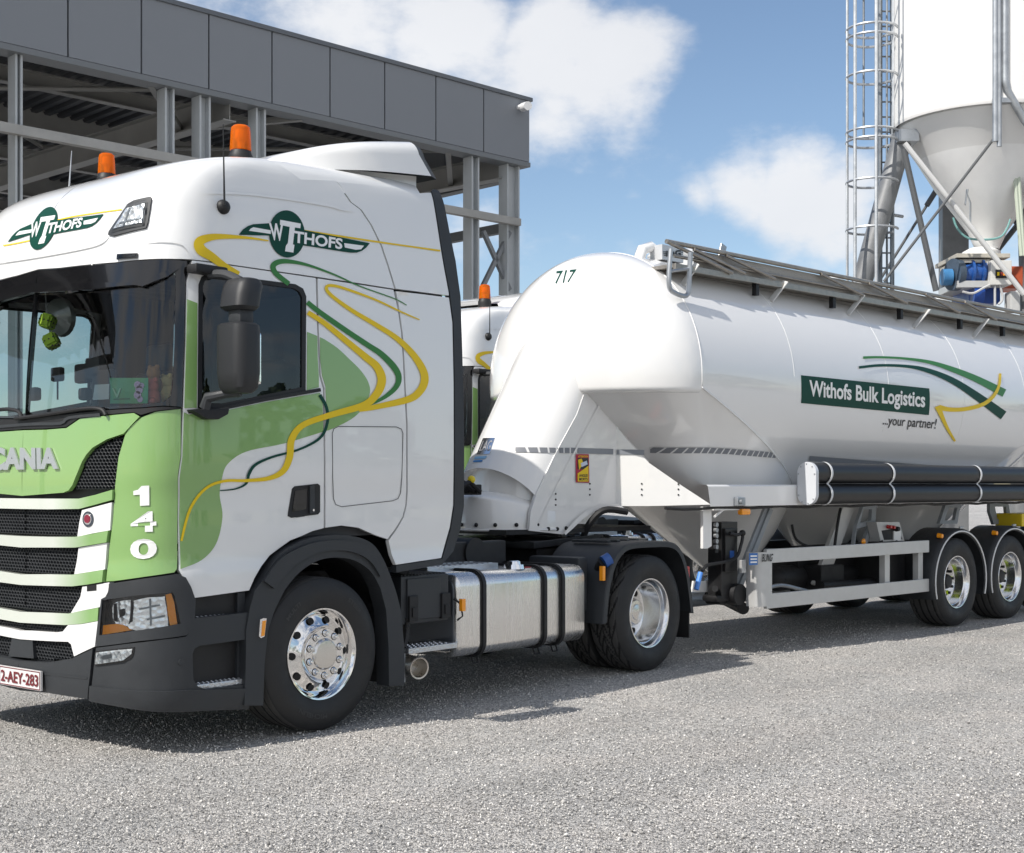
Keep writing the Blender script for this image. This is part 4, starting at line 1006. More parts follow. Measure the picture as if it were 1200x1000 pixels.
# service step and exhaust
a = FT.Y(479, 762, .02); b = FT.Y(536, 753, .02)
mb = MB(); mb.box((a.x, .02, a.z-.03), (b.x, .30, a.z+.01), .006)
for i in range(9):
    for j in range(3): mb.cyl((a.x+.05+i*.045, .05+j*.06, a.z+.008), (a.x+.05+i*.045, .05+j*.06, a.z+.017), .014, .009, 8)
mb.build('service_step', TREADPLATE, TRUCK)
mb = MB()
for k in range(5): mb.tube([(a.x-.02+.02*k, .05+.02*k, a.z+.02), (a.x+.02, .06, a.z+.10+.03*k), (a.x+.05, .08, a.z+.2)], .018, 8)
mb.build('air_lines', BLACK, TRUCK)
e = FT.Y(489, 783, .0); mb = MB(); mb.box((e.x-.08, .06, e.z-.10), (e.x-.055, .20, e.z+.13), .004); mb.box((e.x-.08, .06, e.z+.10), (e.x+.10, .20, e.z+.125), .004); mb.build('exhaust_bracket', STEEL, TRUCK)
mb = MB(); mb.lathe([(0, .066), (-.002, .077), (.0, .078), (.01, .074), (.2, .074), (.26, .074)], (e.x, -.02, e.z), (.25, 1, .05), 32); mb.lathe([(0, .066), (.03, .066), (.2, .066)], (e.x, -.02, e.z), (.25, 1, .05), 32); mb.lathe([(.15, .066), (.151, 0)], (e.x, -.02, e.z), (.25, 1, .05), 32)
mb.build('exhaust_pipe', mat('exhaust_steel', (.55, .52, .48), .28, metal=1, var=.2, vscale=12), TRUCK)
# chassis
mb = MB()
for y in (.78, 1.55): mb.box((-1.2, y, .62), (4.85, y+.08, .90), .006)
for x in (.9, 2.0, 3.0, 4.3, 4.78): mb.box((x, .86, .66), (x+.12, 1.55, .86))
mb.box((-1.0, .5, .55), (.9, 1.9, 1.0), .03); mb.cyl((0, .1, .5), (0, 2.3, .5), .07); mb.cyl((3.753, .26, .5), (3.753, 2.14, .5), .10); mb.sph((3.753, 1.2, .5), .27)
mb.build('chassis_frame', DARKMETAL, TRUCK)
mb = MB(); mb.prism([(3.0, .65, 1.05), (3.9, .60, 1.10), (4.2, .75, 1.02), (4.3, 1.05, .98), (4.3, 1.35, .98), (4.2, 1.65, 1.02), (3.9, 1.8, 1.10), (3.0, 1.75, 1.05)], (0, 0, .06), .01)
mb.box((3.1, .7, .88), (3.6, 1.7, 1.05), .02); mb.build('fifth_wheel', DARKMETAL, TRUCK)
# catwalk and kit behind the cab
z = .985; a = FT.Z(525, 664, z); mb = MB(); mb.box((1.32, .30, z-.04), (2.12, 1.9, z), .004)
for i in range(12):
    for j in range(3): mb.box((1.35+i*.063, .33+j*.2, z), (1.39+i*.063, .46+j*.2, z+.004))
mb.build('catwalk', TREADPLATE, TRUCK)
mb = MB(); mb.box((1.2, .75, .98), (1.5, 1.8, 1.22), .03); mb.cyl((2.2, .60, 1.05), (2.2, 1.75, 1.05), .12); mb.box((1.5, .62, .95), (2.6, .70, 1.14), .02); mb.box((1.5, 1.0, .95), (2.95, 1.5, 1.10), .02); mb.build('air_tanks', BLACK, TRUCK)
mb = MB()
for k, col in enumerate(range(4)):
    y = .85+.08*k; mb.tube([tuple(q) for q in crom([(1.1, y, 1.75), (1.3, y-.05, 1.5), (1.55, y+.1, 1.35), (1.75, y+.05, 1.55), (1.8, y, 1.65)], 6)], .013, 8)
mb.build('coupling_hose', BLACK, TRUCK)
mb = MB(); mb.tube([tuple(q) for q in crom([(1.1, .75, 1.7), (1.3, .65, 1.52), (1.5, .7, 1.45), (1.7, .8, 1.6)], 6)], .018, 8); mb.build('coupling_hose', mat('yellow_hose', (.75, .6, .02), .5), TRUCK)
# rear mudguard round the drive wheel
def rear_guard(s):
    f = (lambda y: 2.4-y) if s else (lambda y: y)
    path = crom([(3.02, 0, .46), (3.06, 0, .72), (3.14, 0, .93), (3.26, 0, 1.055), (3.42, 0, 1.105), (3.75, 0, 1.115), (4.05, 0, 1.095), (4.20, 0, 1.02), (4.30, 0, .86), (4.36, 0, .66), (4.40, 0, .45)], 5)
    mb = MB(); cx, cz = 3.74, .55; rows = []
    for p in path:
        d = Vector((cx-p.x, 0, cz-p.z)).normalized()
        i1 = p+d*.055; i2 = p+d*.012
        rows.append([(i1.x, f(-.045), i1.z), (i1.x, f(-.05), i1.z), (p.x+d.x*.012, f(-.05), p.z+d.z*.012), (p.x, f(-.035), p.z), (p.x, f(.10), p.z), (p.x, f(.55), p.z), (p.x, f(.60), p.z), (i2.x, f(.60), i2.z), (i2.x, f(-.03), i2.z)])
    mb.grid(rows)
    for i in range(5): mb.box((3.32+i*.14, f(.12) if not s else f(.5), 1.105), (3.37+i*.14, f(.5) if not s else f(.12), 1.128), .008)
    return mb.build('rear_mudguard', PLASTIC, TRUCK, 50)
for s in (0, 1): RG = rear_guard(s)
for y0 in (.0, 1.82):
    mb = MB(); mb.box((4.385, y0, .23), (4.40, y0+.58, .66), .002); mb.build('mud_flap', RUBBER, TRUCK)
P = FT.Y(709, 672, -.02); mb = MB(); mb.box((P.x-.04, -.03, P.z-.06), (P.x-.005, .01, P.z+.06), .006); mb.build('side_marker', ORANGE, TRUCK)
P = FT.Y(706, 656, .05); mb = MB(); mb.cyl((P.x-.03, .02, P.z-.02), (P.x+.02, -.01, P.z+.01), .055, .055, 20); mb.build('filler_cap', BLUEP, TRUCK)
mb = MB(); mb.cyl((P.x+.03, .10, P.z-.10), (P.x-.02, .02, P.z-.01), .06, .05, 20); mb.build('additive_tank_neck', BLACK, TRUCK)
mb = MB(); mb.box((2.92, .12, .55), (3.05, .65, 1.0), .03); mb.box((2.9, .08, .62), (2.98, .2, .8), .02); mb.build('valve_box', PLASTIC, TRUCK)
mb = MB(); mb.box((4.42, .06, .70), (4.50, .45, .86), .01); mb.build('tail_light', REDL, TRUCK)
# ------------------------------------------------------------------ mirrors
def mirror(s):
    f = (lambda y: 2.4-y) if s else (lambda y: y)
    root = None
    def loft(secs, name, m, par):
        mb = MB(); rows = []
        for z, x0, x1, y0, y1, r in secs: rows.append([(p, f(q), z) for p, q in rrect(x0, x1, y0, y1, r, 6)])
        mb.grid(rows, close=True); mb.poly(rows[0]); mb.poly(rows[-1]); return mb.build(name, m, par, 40)
    X0 = FT.Y(257, 420, -.30).x+.075; MIR = mat('mirror_black', (.017, .018, .020), .5, bump=.12, bscale=900)
    zt, zb = FT.Y(281, 379, -.28).z, FT.Y(281, 461, -.28).z
    M0 = loft([(zb, X0+.04, X0+.15, -.345, -.18, .04), (zb+.03, X0+.01, X0+.18, -.375, -.15, .06), (zb+.12, X0, X0+.19, -.385, -.14, .065), (zt-.05, X0, X0+.19, -.385, -.14, .065), (zt-.012, X0+.004, X0+.185, -.38, -.145, .06), (zt, X0+.02, X0+.17, -.365, -.16, .05)], 'mirror', MIR, TRUCK)
    zt2, zb2 = FT.Y(285, 326, -.28).z, FT.Y(285, 364, -.28).z
    loft([(zb2, X0+.04, X0+.17, -.35, -.17, .045), (zb2+.02, X0+.02, X0+.19, -.37, -.15, .055), (zb2+.09, X0+.03, X0+.205, -.37, -.145, .06), (zt2-.04, X0+.05, X0+.225, -.365, -.14, .06), (zt2-.008, X0+.07, X0+.215, -.35, -.16, .05), (zt2, X0+.09, X0+.20, -.33, -.17, .045)], 'wide_angle_mirror', MIR, M0)
    mb = MB(); mb.box((X0+.06, min(f(-.32), f(-.20)), zt-.01), (X0+.17, max(f(-.32), f(-.20)), zb2+.02), .03); mb.build('mirror_neck', PLASTIC, M0)
    mb = MB(); mb.box((X0+.15, min(f(-.36), f(-.165)), zb+.05), (X0+.192, max(f(-.36), f(-.165)), zt-.05), .02); mb.build('mirror_glass', CHROME, M0)
    # arms
    a0 = FT.Y(246, 322, -.03); a1 = Vector((X0+.12, -.25, zt2-.015))
    mb = MB(); mb.tube([(q.x, f(q.y), q.z) for q in crom([a0, (a0+a1)/2+Vector((0, 0, .02)), a1], 5)], .028, 10); mb.build('mirror_arm', PLASTIC, M0)
    mb = MB(); b0 = FT.Y(245, 316, -.01)
    mb.box((b0.x-.14, min(f(-.07), f(.03)), b0.z-.035), (b0.x+.10, max(f(-.07), f(.03)), b0.z+.02), .018); mb.build('mirror_bracket', BLACK, M0)
    c0 = FT.Y(240, 478, -.03); c1 = Vector((X0+.12, -.25, zb+.01))
    mb = MB(); mb.tube([(q.x, f(q.y), q.z) for q in (c0, c0+Vector((0, -.03, .06)), (c0+c1)/2+Vector((0, -.03, .035)), c1)], [.034, .032, .026, .03], 10); mb.build('mirror_arm', PLASTIC, M0)
    mb = MB(); mb.prism([(p.x, f(p.y), p.z) for p in (FT.Y(217, 481, .0), FT.Y(262, 478, .0), FT.Y(261, 486, .0), FT.Y(250, 492, .0), FT.Y(236, 492, .0))], (0, f(-.06)-f(0), 0), .012); mb.build('mirror_bracket', BLACK, M0)
    return M0
mirror(0); mirror(1)
# ------------------------------------------------------------------ roof spoiler, beacons, aerials
def spoiler():
    ya = .12
    def P(x, y): return FT.Y(x, y, ya)
    tx = [(P(345, 178).x, 3.69), (P(368, 174).x-.1, 3.78), (P(395, 172).x-.1, 3.87), (P(425, 165).x, P(425, 166).z-.03), (P(455, 163).x, P(455, 164).z-.01), (P(487, 163).x, P(487, 164).z-.015)]
    x0 = -.75; zr = P(503, 207).z; xr = P(503, 207).x
    top = crom([FT.Y(x, y, Y) for x, y, Y in ((312, 187, .52), (335, 181, .42), (362, 173.5, .32), (392, 168, .23), (424, 164.5, .16), (456, 163.5, .13), (488, 164, .12))], 5)
    x0 = top[0].x
    mb = MB(); rows = []
    for p in top:
        f = (p.x-x0)/(top[-1].x-x0); zb = min(3.69+(zr-3.69)*f, p.z-.012); yi = p.y
        rr = min(.10, (p.z-zb)*.45)
        sec = [(p.x+(xr-top[-1].x)*f*1.0, yi-.02, zb)]
        for k in range(7): a = pi-k*pi/12; sec.append((p.x+(xr-top[-1].x)*f*.2*(1-sin(a)), yi+rr+rr*cos(a), p.z-rr+rr*sin(a)))
        sec += [(p.x, y, p.z+.012*(1-((y-1.2)/.9)**2)) for y in (.75, 1.0, 1.2)]
        sec += [(q[0], 2.4-q[1], q[2]) for q in sec[-2::-1]]
        rows.append(sec)
    mb.grid(rows)
    S0 = mb.build('roof_spoiler', WHITE, TRUCK, 50)
    mb = MB(); end = rows[-1]; e2 = [(x+.09, y+(1.2-y)*.03, z-.004) for x, y, z in end]; mb.grid([end, e2]); mb.poly(e2); mb.build('spoiler_edge', PLASTIC, S0, 50)
    mb = MB(); mb.prism([(.3, .26, 3.60), (xr-.03, .22, 3.62), (xr-.03, .22, zr+.01), (.3, .26, 3.735)], (0, 1.92, 0)); mb.build('spoiler_base', WHITE, S0)
spoiler()
def beacon(px, y0, y1, Y):
    b = FT.Y(px, y1, Y); t = FT.Y(px, y0, Y); h = t.z-b.z; r = h*.335
    B0 = MB(); B0.lathe([(-.10, r*1.02), (0, r*1.05), (h*.10, r*1.05), (h*.14, r*.98), (h*.24, r*.90), (h*.24, 0)], b, (0, 0, 1), 28); base = B0.build('beacon', BLACK, TRUCK)
    mb = MB(); mb.lathe([(h*.24, r*.86), (h*.26, r*.94), (h*.34, r*.93), (h*.80, r*.86), (h*.93, r*.80), (h*.985, r*.6), (h, 0)], b, (0, 0, 1), 28)
    mb.build('beacon_lens', AMBER, base)
    mb = MB(); mb.lathe([(h*.24, r*.3), (h*.5, r*.3), (h*.6, r*.55), (h*.85, r*.5), (h*.88, 0)], b, (0, 0, 1), 14); mb.build('reflector', mat('beacon_reflector', (.9, .62, .10), .2, metal=.5), base)
beacon(282, 147, 187, .62); beacon(125, 180, 212, 1.85)
def aerial(p0, p1, Y):
    a = FT.Y(*p0, Y); b = FT.Y(*p1, Y-.03); mb = MB(); mb.tube([a, a+(b-a)*.3, b], [.007, .0055, .003], 8); return mb
A_ = aerial((263, 240), (261.5, 146), .0); A_.build('aerial', BLACK, TRUCK)
u, v = CAB.px(261, 243); P = CAB.f(u, v); n = CAB.n(u, v); mb = MB(); mb.lathe([(0, .045), (.012, .045), (.03, .035), (.04, .018), (.042, 0)], P, n, 20); mb.build('aerial_foot', BLACK, TRUCK)
a = FT.Y(81, 220, 2.1); b = FT.Y(84, 177, 2.1); mb = MB(); mb.tube([a, b], [.006, .003], 8); mb.build('aerial', STEEL, TRUCK)
# ------------------------------------------------------------------ cab interior
mb = MB(); mb.box((-1.2, .08, 1.25), (1.0, 2.32, 1.32)); mb.build('cab_floor', INTERIOR, TRUCK)
mb = MB(); rows = []
for y in [.10+.11*i for i in range(21)]:
    rows.append([(-1.30+.10*((y-1.2)/1.1)**2*1.2, y, 1.86), (-1.24+.10*((y-1.2)/1.1)**2, y, 1.98), (-1.0, y, 2.02), (-.82, y, 1.99+.10*math.exp(-((y-.72)/.3)**2)), (-.72, y, 1.9), (-.74, y, 1.5)])
mb.grid(rows); mb.build('dashboard', INTERIOR, TRUCK, 60)
for y in (.62, 1.78):
    mb = MB(); mb.box((-.45, y-.26, 1.62), (.08, y+.26, 1.80), .06, seg=3); mb.box((-.02, y-.25, 1.78), (.14, y+.25, 2.42), .06, Matrix.Translation((0, 0, 0)), 3); mb.box((.0, y-.14, 2.42), (.12, y+.14, 2.62), .05, None, 3); mb.build('seat', INTERIOR, TRUCK, 50)
mb = MB(); mb.lathe([(0, 0)]*0 + [], (0, 0, 0), (0, 0, 1)) if False else None
ring = []; c = Vector((-.66, .62, 2.06)); ax = Vector((-.55, 0, .83)); u_ = Vector((0, 1, 0)); w_ = ax.normalized().cross(u_)
mb.tube([c+(u_*cos(2*pi*k/36)+w_*sin(2*pi*k/36))*.22 for k in range(36)], .018, 8, True)
for k in range(3): a = pi/2+2*pi*k/3; mb.tube([c, c+(u_*cos(a)+w_*sin(a))*.21], .014, 6)
mb.sph(c, .06); mb.build('steering_wheel', BLACK, TRUCK)
mb = MB(); mb.box((.92, .1, 1.3), (.98, 2.3, 3.3)); mb.build('bunk_wall', mat('bunk_fabric', (.11, .11, .115), .9), TRUCK)
mb = MB(); mb.box((-.95, .15, 3.02), (.9, 2.25, 3.06)); mb.box((-1.12, .45, 2.90), (-.9, 1.95, 3.03), .03); mb.build('headliner', INTERIOR, TRUCK)
# ------------------------------------------------------------------ the tank trailer
TR = thing('tank_trailer', 'white silo tank trailer with domed front and dark green sign, coupled behind the truck', 'tank trailer', (3.753, 0, 0), TROT)
TYC, TZC, TRD, TX0, TX1, TZR = 1.18, 2.575, 1.215, .70, 8.2, 2.46
def tank_f(x, s): a = s/TRD; return Vector((x, TYC-TRD*cos(a), TZC+TRD*sin(a)))
TANK = Surf(tank_f, [[(.3+8.2*k/80, -1.9+(1.9+3.2)*i/90) for k in range(81)] for i in range(91)], FR)
TANK.out = lambda P: Vector((0, P.y-TYC, P.z-TZC))
def cut(z): return TX0+max(0, TZR-z)*2.5
A_lo = -pi/2; rows = []
for i in range(121):
    a = -pi/2+2*pi*i/120; z = TZC+TRD*sin(a); xs = cut(z); xe = TX1-(xs-TX0)*1.0
    xe = max(xe, xs+.02)
    rows.append([tank_f(xs+(xe-xs)*k/40, a*TRD) for k in range(41)])
mb = MB(); mb.grid(rows); TB = mb.build('tank_barrel', TANKW, TR, 50)
def dome(sx, x0, name):
    rows = []; b0 = math.asin((TZR-TZC)/TRD)
    for i in range(33):
        b = b0+(pi/2-b0)*i/32
        rows.append([(x0+sx*.86*sin(pi*k/64)*cos(b), TYC-TRD*cos(pi*k/64)*cos(b), TZC+TRD*sin(b)) for k in range(65)])
    for i in range(1, 9):
        t = radians(i*15); c = cos(b0); rr = .055
        rows.insert(0, [(x0+sx*sin(pi*k/64)*(.86*c-rr*(1-cos(t))), TYC-cos(pi*k/64)*(TRD*c-rr*(1-cos(t))), TZR-rr*sin(t)) for k in range(65)])
    mb = MB(); mb.grid(rows); bmesh.ops.remove_doubles(mb.bm, verts=mb.bm.verts, dist=.0005)
    o = mb.build(name, TANKW, TR, 60)
    mb = MB(); mb.tube([tank_f(x0, TRD*(b0+(pi-2*b0)*k/60))+Vector((0, 0, .0)) for k in range(61)], .006, 8); mb.build('weld_seam', TANKW, o, 80)
    return o
DM = dome(-1, TX0, 'tank_dome'); dome(1, TX1, 'tank_dome')
def dome_f(u, v):   # chart: u arc along rim, v up
    b0 = math.asin((TZR-TZC)/TRD); b = b0+(pi/2-b0)*v; a = pi*u
    return Vector((TX0-.86*sin(a)*cos(b), TYC-TRD*cos(a)*cos(b), TZC+TRD*sin(b)))
DOME = Surf(dome_f, [[(k/60, .995*i/40) for k in range(61)] for i in range(41)], FR); DOME.out = lambda P: P-Vector((TX0+.3, TYC, TZC))
# hoppers: ruled sheets from the rim and the slanted cut down to the outlet
def hopper_base(sx, x0):
    pts = []; b0 = math.asin((TZR-TZC)/TRD); c = cos(b0)
    for k in range(49): a = pi*k/48; pts.append(Vector((x0+sx*.86*sin(a)*c, TYC-TRD*cos(a)*c, TZR)))
    for k in range(1, 48):
        a = (pi-b0)+(pi+2*b0)*k/48; z = TZC+TRD*sin(a); q = tank_f(0, a*TRD); pts.append(Vector((x0-sx*(cut(z)-TX0), q.y, q.z)))
    return pts
def hopper(sx, x0, ax):
    base = hopper_base(sx, x0); ap = Vector((ax, TYC, .62)); rows = []
    for t in [i/24 for i in range(25)]:
        row = []
        for p in base:
            d = Vector((p.x-ap.x, p.y-ap.y, 0)).normalized(); e = ap+d*.14
            bulge = .06*sin(pi*t)
            row.append(p.lerp(e, t)+d*bulge)
        rows.append(row)
    mb = MB(); mb.grid(rows, close=True); e = rows[-1]
    o = mb.build('hopper', TANKW, TR, 50)
    mb = MB(); mb.lathe([(0, .145), (.02, .16), (.03, .16), (.03, .12), (.18, .11), (.18, 0)], ap+Vector((0, 0, .01)), (0, 0, -1), 24); mb.build('outlet', STEEL, o)
    return o, base, ap
HP, hb1, hap1 = hopper(-1, TX0, 2.72); hopper(1, TX1, 5.9)
def hop_f(u, v):
    n = len(hb1); u = u % n; i = int(u); p = hb1[i].lerp(hb1[(i+1) % n], u-i); d = Vector((p.x-hap1.x, p.y-hap1.y, 0)).normalized()
    return p.lerp(hap1+d*.14, v)+d*.06*sin(pi*v)
HOP = Surf(hop_f, [[(k*.999, i/30) for k in range(len(hb1)+1)] for i in range(31)], FR); HOP.out = lambda P: Vector((P.x-2.7, P.y-TYC, 0))
# weld line along the slanted cut
mb = MB(); mb.tube([p+Vector((0, -.004, 0)) for p in (hb1[0:1]+hb1[::-1][:46])], .010, 8); mb.build('weld_seam', TANKW, HP, 80)
# centre hopper between the two
mb = MB(); rows = []
ap = Vector((4.45, TYC, .70))
for t in [i/14 for i in range(15)]:
    rows.append([(Vector((4.45+1.05*cos(2*pi*k/48), TYC+.98*sin(2*pi*k/48), 1.75))).lerp(ap+Vector((.14*cos(2*pi*k/48), .14*sin(2*pi*k/48), 0)), t) for k in range(48)])
mb.grid(rows, close=True); CH = mb.build('hopper', TANKW, TR, 50)
mb = MB(); mb.lathe([(0, .145), (.02, .16), (.03, .16), (.03, .11), (.2, .10), (.2, 0)], ap, (0, 0, -1), 24); mb.build('outlet', STEEL, CH)
# inclined nose between dome and kingpin box
na, nb_ = FR.Y(545, 539, 1.5), FR.Y(637, 367, 1.5); NSL = (nb_.x-na.x)/(nb_.z-na.z)*.86
NXC, NA, NB = -.40, .46, .47
def nose_f(u, v):      # u: -pi/2..pi/2 round the nose (near .. far), v: height
    cx = NXC+NSL*(v-1.76); return Vector((cx-NA*cos(u), TYC+NB*sin(u), v))
def nose_bottom(u): return 1.74-(.30)*(1-cos(u))
NOSE = Surf(nose_f, [[(-pi/2+pi*k/40, 1.3+1.9*i/40) for k in range(41)] for i in range(41)], FR); NOSE.out = lambda P: Vector((-1, (P.y-TYC)*3, .3))
mb = MB(); rows = []
for i in range(31):
    rows.append([nose_f(-pi/2+pi*k/48, nose_bottom(-pi/2+pi*k/48)+(3.35-nose_bottom(-pi/2+pi*k/48))*i/30) for k in range(49)])
r0 = [Vector((p.x+.10, TYC+(p.y-TYC)*.93, p.z-.012)) for p in rows[0]]
mb.grid([r0]+rows); NS = mb.build('nose', TANKW, TR, 50)
mb = MB(); mb.grid([[(NXC-(NA-.035)*cos(-pi/2+pi*k/40)+(z-1.6)*.12, TYC+(NB-.012)*sin(-pi/2+pi*k/40), z) for k in range(41)] for z in (1.2, 1.5, 1.8)]); mb.build('nose_wall', TANKW, TR, 50)
mb = MB(); rows = []
for q in range(4):
    rows.append([(NXC-.02-(.66, .66, .64, .40)[q]*cos(-pi/2+pi*k/40), TYC+(NB+.01)*sin(-pi/2+pi*k/40)*(1, 1, .985, .9)[q], (1.205, 1.35+.13*cos(-pi/2+pi*k/40), 1.365+.14*cos(-pi/2+pi*k/40), 1.39+.15*cos(-pi/2+pi*k/40))[q]) for k in range(41)])
mb.grid(rows); AP = mb.build('kingpin_apron', TANKW, TR, 50)
mb = MB(); mb.tube([(NXC-.02-.665*cos(-pi/2+pi*k/40), TYC+(NB+.015)*sin(-pi/2+pi*k/40), 1.205) for k in range(41)], .012, 8); mb.build('apron_edge', TANKW, AP)
for k in range(1, 10):
    a = -pi/2+pi*k/10; mb = MB(); c = Vector((NXC-.02-.668*cos(a), TYC+(NB+.018)*sin(a), 1.25)); mb.sph(c, .018, 10); mb.build('rivet', BLACK, AP)
# neck side plates
NY = TYC-NB-.005
PN = YP(FR, NY)
neck = [(688, 452), (676, 486), (652, 530), (629, 578), (622, 600), (620, 622), (660, 626.5), (666, 619), (678, 607), (690, 599), (706, 594), (724, 593.2), (760, 593), (760, 500), (735, 440)]
Ln = PX(PN, neck)
for mir in (0, 2): shell('neck_plate', PN, [Ln], TANKW, TR, 0, .03, .08, mir, TYC)
ribbon('neck_bend', PN, [(702.5, 474), (665, 544), (631, 613)], [2.2, 2.0, 1.0], TANKW, TR, .012, 3)
ribbon('neck_edge', PN, [(659, 626), (668, 616.5), (680, 605), (692, 597.5), (706, 593), (726, 592), (760, 592)], [3, 5, 5.5, 5, 3.5, 2.4, 2], TANKW, TR, .03, 4)
for px in ((642, 620), (652.5, 620), (663, 619)):
    c = FR.Y(px[0], px[1], NY); mb = MB(); mb.sph(c+Vector((0, -.005, 0)), .018, 10); mb.build('rivet', BLACK, TR)
for px in ((651, 579), (651, 585.5), (651, 592), (691, 567), (691, 573.5), (691, 580)):
    c = FR.Y(px[0], px[1], NY); mb = MB(); mb.cyl(c, c+Vector((0, -.006, 0)), .008, n=10); mb.build('plate_hole', BLACK, TR)
# slanted gusset from the neck out to the side beam
ga = FR.Y(722, 592, NY); gb = FR.Y(832, 590, .03)
PG = Plane(FR, ga, (gb.x-ga.x, gb.y-ga.y, 0), (0, 0, 1))
PG.n = lambda u, v: Vector((-(ga.y-gb.y), -(gb.x-ga.x), 0)).normalized()
Lg = PX(PG, [(721.5, 498), (735, 516), (761, 543), (800, 570), (833, 591.5), (760, 593.2), (721.5, 593.2)])
for mir in (0, 2): shell('neck_gusset', PG, [Lg], TANKW, TR, 0, .012, .08, mir, TYC)
for px in ((752, 567), (752, 573.5), (752, 580), (795, 567.5), (795, 573.5), (795, 580)):
    u, v = PG.px(*px); c = PG.f(u, v); mb = MB(); mb.cyl(c, c+PG.n(0, 0)*.006, .008, n=10); mb.build('plate_hole', BLACK, TR)
# side beam: sloping plate over a lip, both sides
zb_ = FR.Y(860, 592.5, .03).z
for s in (0, 1):
    f = (lambda y: 2*TYC-y) if s else (lambda y: y)
    mb = MB(); x0_, x1_ = gb.x, 8.0
    mb.grid([[(x, f(Y), zb_+dz) for x in (x0_-.01-max(0, dz-.02)*.25, x1_)] for Y, dz in ((.06, -.012), (.021, -.006), (.02, .02), (.018, .10), (.016, .175), (.028, .19), (.10, .195), (.5, .20))])
    mb.build('side_beam', TANKW, TR, 40)
    mb = MB(); mb.tube([(x, f(.06), zb_-.022+.008*sin(x*7)) for x in [x0_-.6+.25*i for i in range(29)]], .014, 6); mb.build('cable_loom', BLACK, TR)
# chassis rails, kingpin plate
mb = MB(); mb.box((-1.0, .72, 1.17), (.9, 1.64, 1.21)); mb.cyl((-.5, TYC, 1.17), (-.5, TYC, 1.08), .045); mb.build('kingpin_plate', DARKMETAL, TR)
mb = MB()
for y in (.62, 1.66): mb.box((3.2, y, .70), (8.6, y+.10, .95))
for x in (3.4, 4.9, 6.2, 7.4): mb.box((x, .72, .72), (x+.1, 1.66, .9))
mb.build('running_gear_frame', DARKMETAL, TR)
for x in (2.15, 3.9, 5.55, 7.1):
    a0_ = -.35 if 3 < x < 6 else .05
    mb = MB(); mb.tube([tank_f(x, TRD*(a0_+(pi-2*a0_)*k/60)) for k in range(61)], .0028, 6); mb.build('weld_seam', TANKW, TB, 80)
# reflective tape at one height round nose, neck, hopper and barrel
def tape_mat():
    m = bpy.data.materials.new('reflective_tape'); m.use_nodes = True; n = m.node_tree.nodes; l = m.node_tree.links; b = n['Principled BSDF']
    t = n.new('ShaderNodeTexCoord'); s = n.new('ShaderNodeSeparateXYZ'); l.new(t.outputs['Object'], s.inputs[0])
    mu = n.new('ShaderNodeMath'); mu.operation = 'MULTIPLY'; l.new(s.outputs[0], mu.inputs[0]); mu.inputs[1].default_value = 12.5
    fr = n.new('ShaderNodeMath'); fr.operation = 'FRACT'; l.new(mu.outputs[0], fr.inputs[0])
    gt = n.new('ShaderNodeMath'); gt.operation = 'GREATER_THAN'; l.new(fr.outputs[0], gt.inputs[0]); gt.inputs[1].default_value = .20
    mxx = n.new('ShaderNodeMix'); mxx.data_type = 'RGBA'; l.new(gt.outputs[0], mxx.inputs[0]); mxx.inputs[6].default_value = (.7, .7, .69, 1); mxx.inputs[7].default_value = (.20, .21, .23, 1)
    l.new(mxx.outputs[2], b.inputs['Base Color']); b.inputs['Roughness'].default_value = .35; return m
TAPE = tape_mat(); TAPEG = mat('grey_tape', (.24, .255, .28), .35)
ribbon('reflective_tape', NOSE, [(604, 527.5), (630, 527.7), (655, 528), (672, 528.2)], 6, TAPE, TR, .006, 4)
ribbon('reflective_tape', PN, [(655, 528), (670, 528), (678, 528.3)], 6.2, TAPE, TR, .008, 3)
ribbon('reflective_tape', PN, [(678, 528.3), (700, 529), (718, 529.5)], 6.4, TAPEG, TR, .008, 3)
ribbon('reflective_tape', PG, [(722.5, 530), (740, 530), (755, 530.5)], 6, TAPEG, TR, .006, 3)
ribbon('reflective_tape', HOP, [(762, 527), (790, 527.5), (820, 527.5), (850, 528.5), (880, 531), (910, 533.5), (936, 535.5)], 6.4, TAPE, TR, .008, 4)
ribbon('reflective_tape', TANK, [(948, 537), (1000, 541), (1060, 546), (1130, 552), (1180, 556)], 6.0, TAPEG, TR, .008, 4)
# fleet number, sign and swooshes on the tank
FNR = text_decal('trailer_number', '717', DOME, [(650.5, 318.5), (676, 316), (673.5, 330.5), (651, 333)], DKGREEN, TR, .004, .012, .25)
q = [(938.5, 440), (1088.5, 455.5), (1088, 486.5), (938.5, 472.5)]
SG = poly_decal('sign_panel', TANK, q, DKGREEN, TR, .006, 0, .06, .003)
text_decal('sign_lettering', 'Withofs Bulk Logistics', TANK, [(947.5, 445.3), (1083.5, 459.8), (1083, 483), (947.5, 470)], VWHITE, SG, .0095, .026)
text_decal('slogan', '...your partner!', TANK, [(1034, 486.5), (1097.5, 491), (1096.5, 506.5), (1034, 501)], INK, TR, .006, .006, .18)
def trb(name, pts, w, m, off): return ribbon(name, TANK, pts, w, m, TR, off, 5)
trb('green_swoosh', [(1011, 419.5), (1030, 419), (1060, 420.5), (1090, 425), (1118, 434), (1145, 445), (1176.5, 461)], [3, 2.6, 2.6, 4, 6, 7.5, 9.5], MIDGREEN, .006)
trb('dark_green_swoosh', [(1006, 431), (1030, 428.6), (1060, 429.5), (1085, 434), (1115, 446), (1145, 465), (1175.5, 487)], [3, 3, 3.4, 5, 7, 9, 11], DKGREEN, .0075)
trb('yellow_swoosh', [(1171.5, 438), (1170, 452), (1163, 465), (1150, 474.5), (1130, 479.5), (1112, 480), (1100, 477.5)], [2.6, 3.2, 4, 4.4, 4.6, 5, 6], YELLOW, .009)
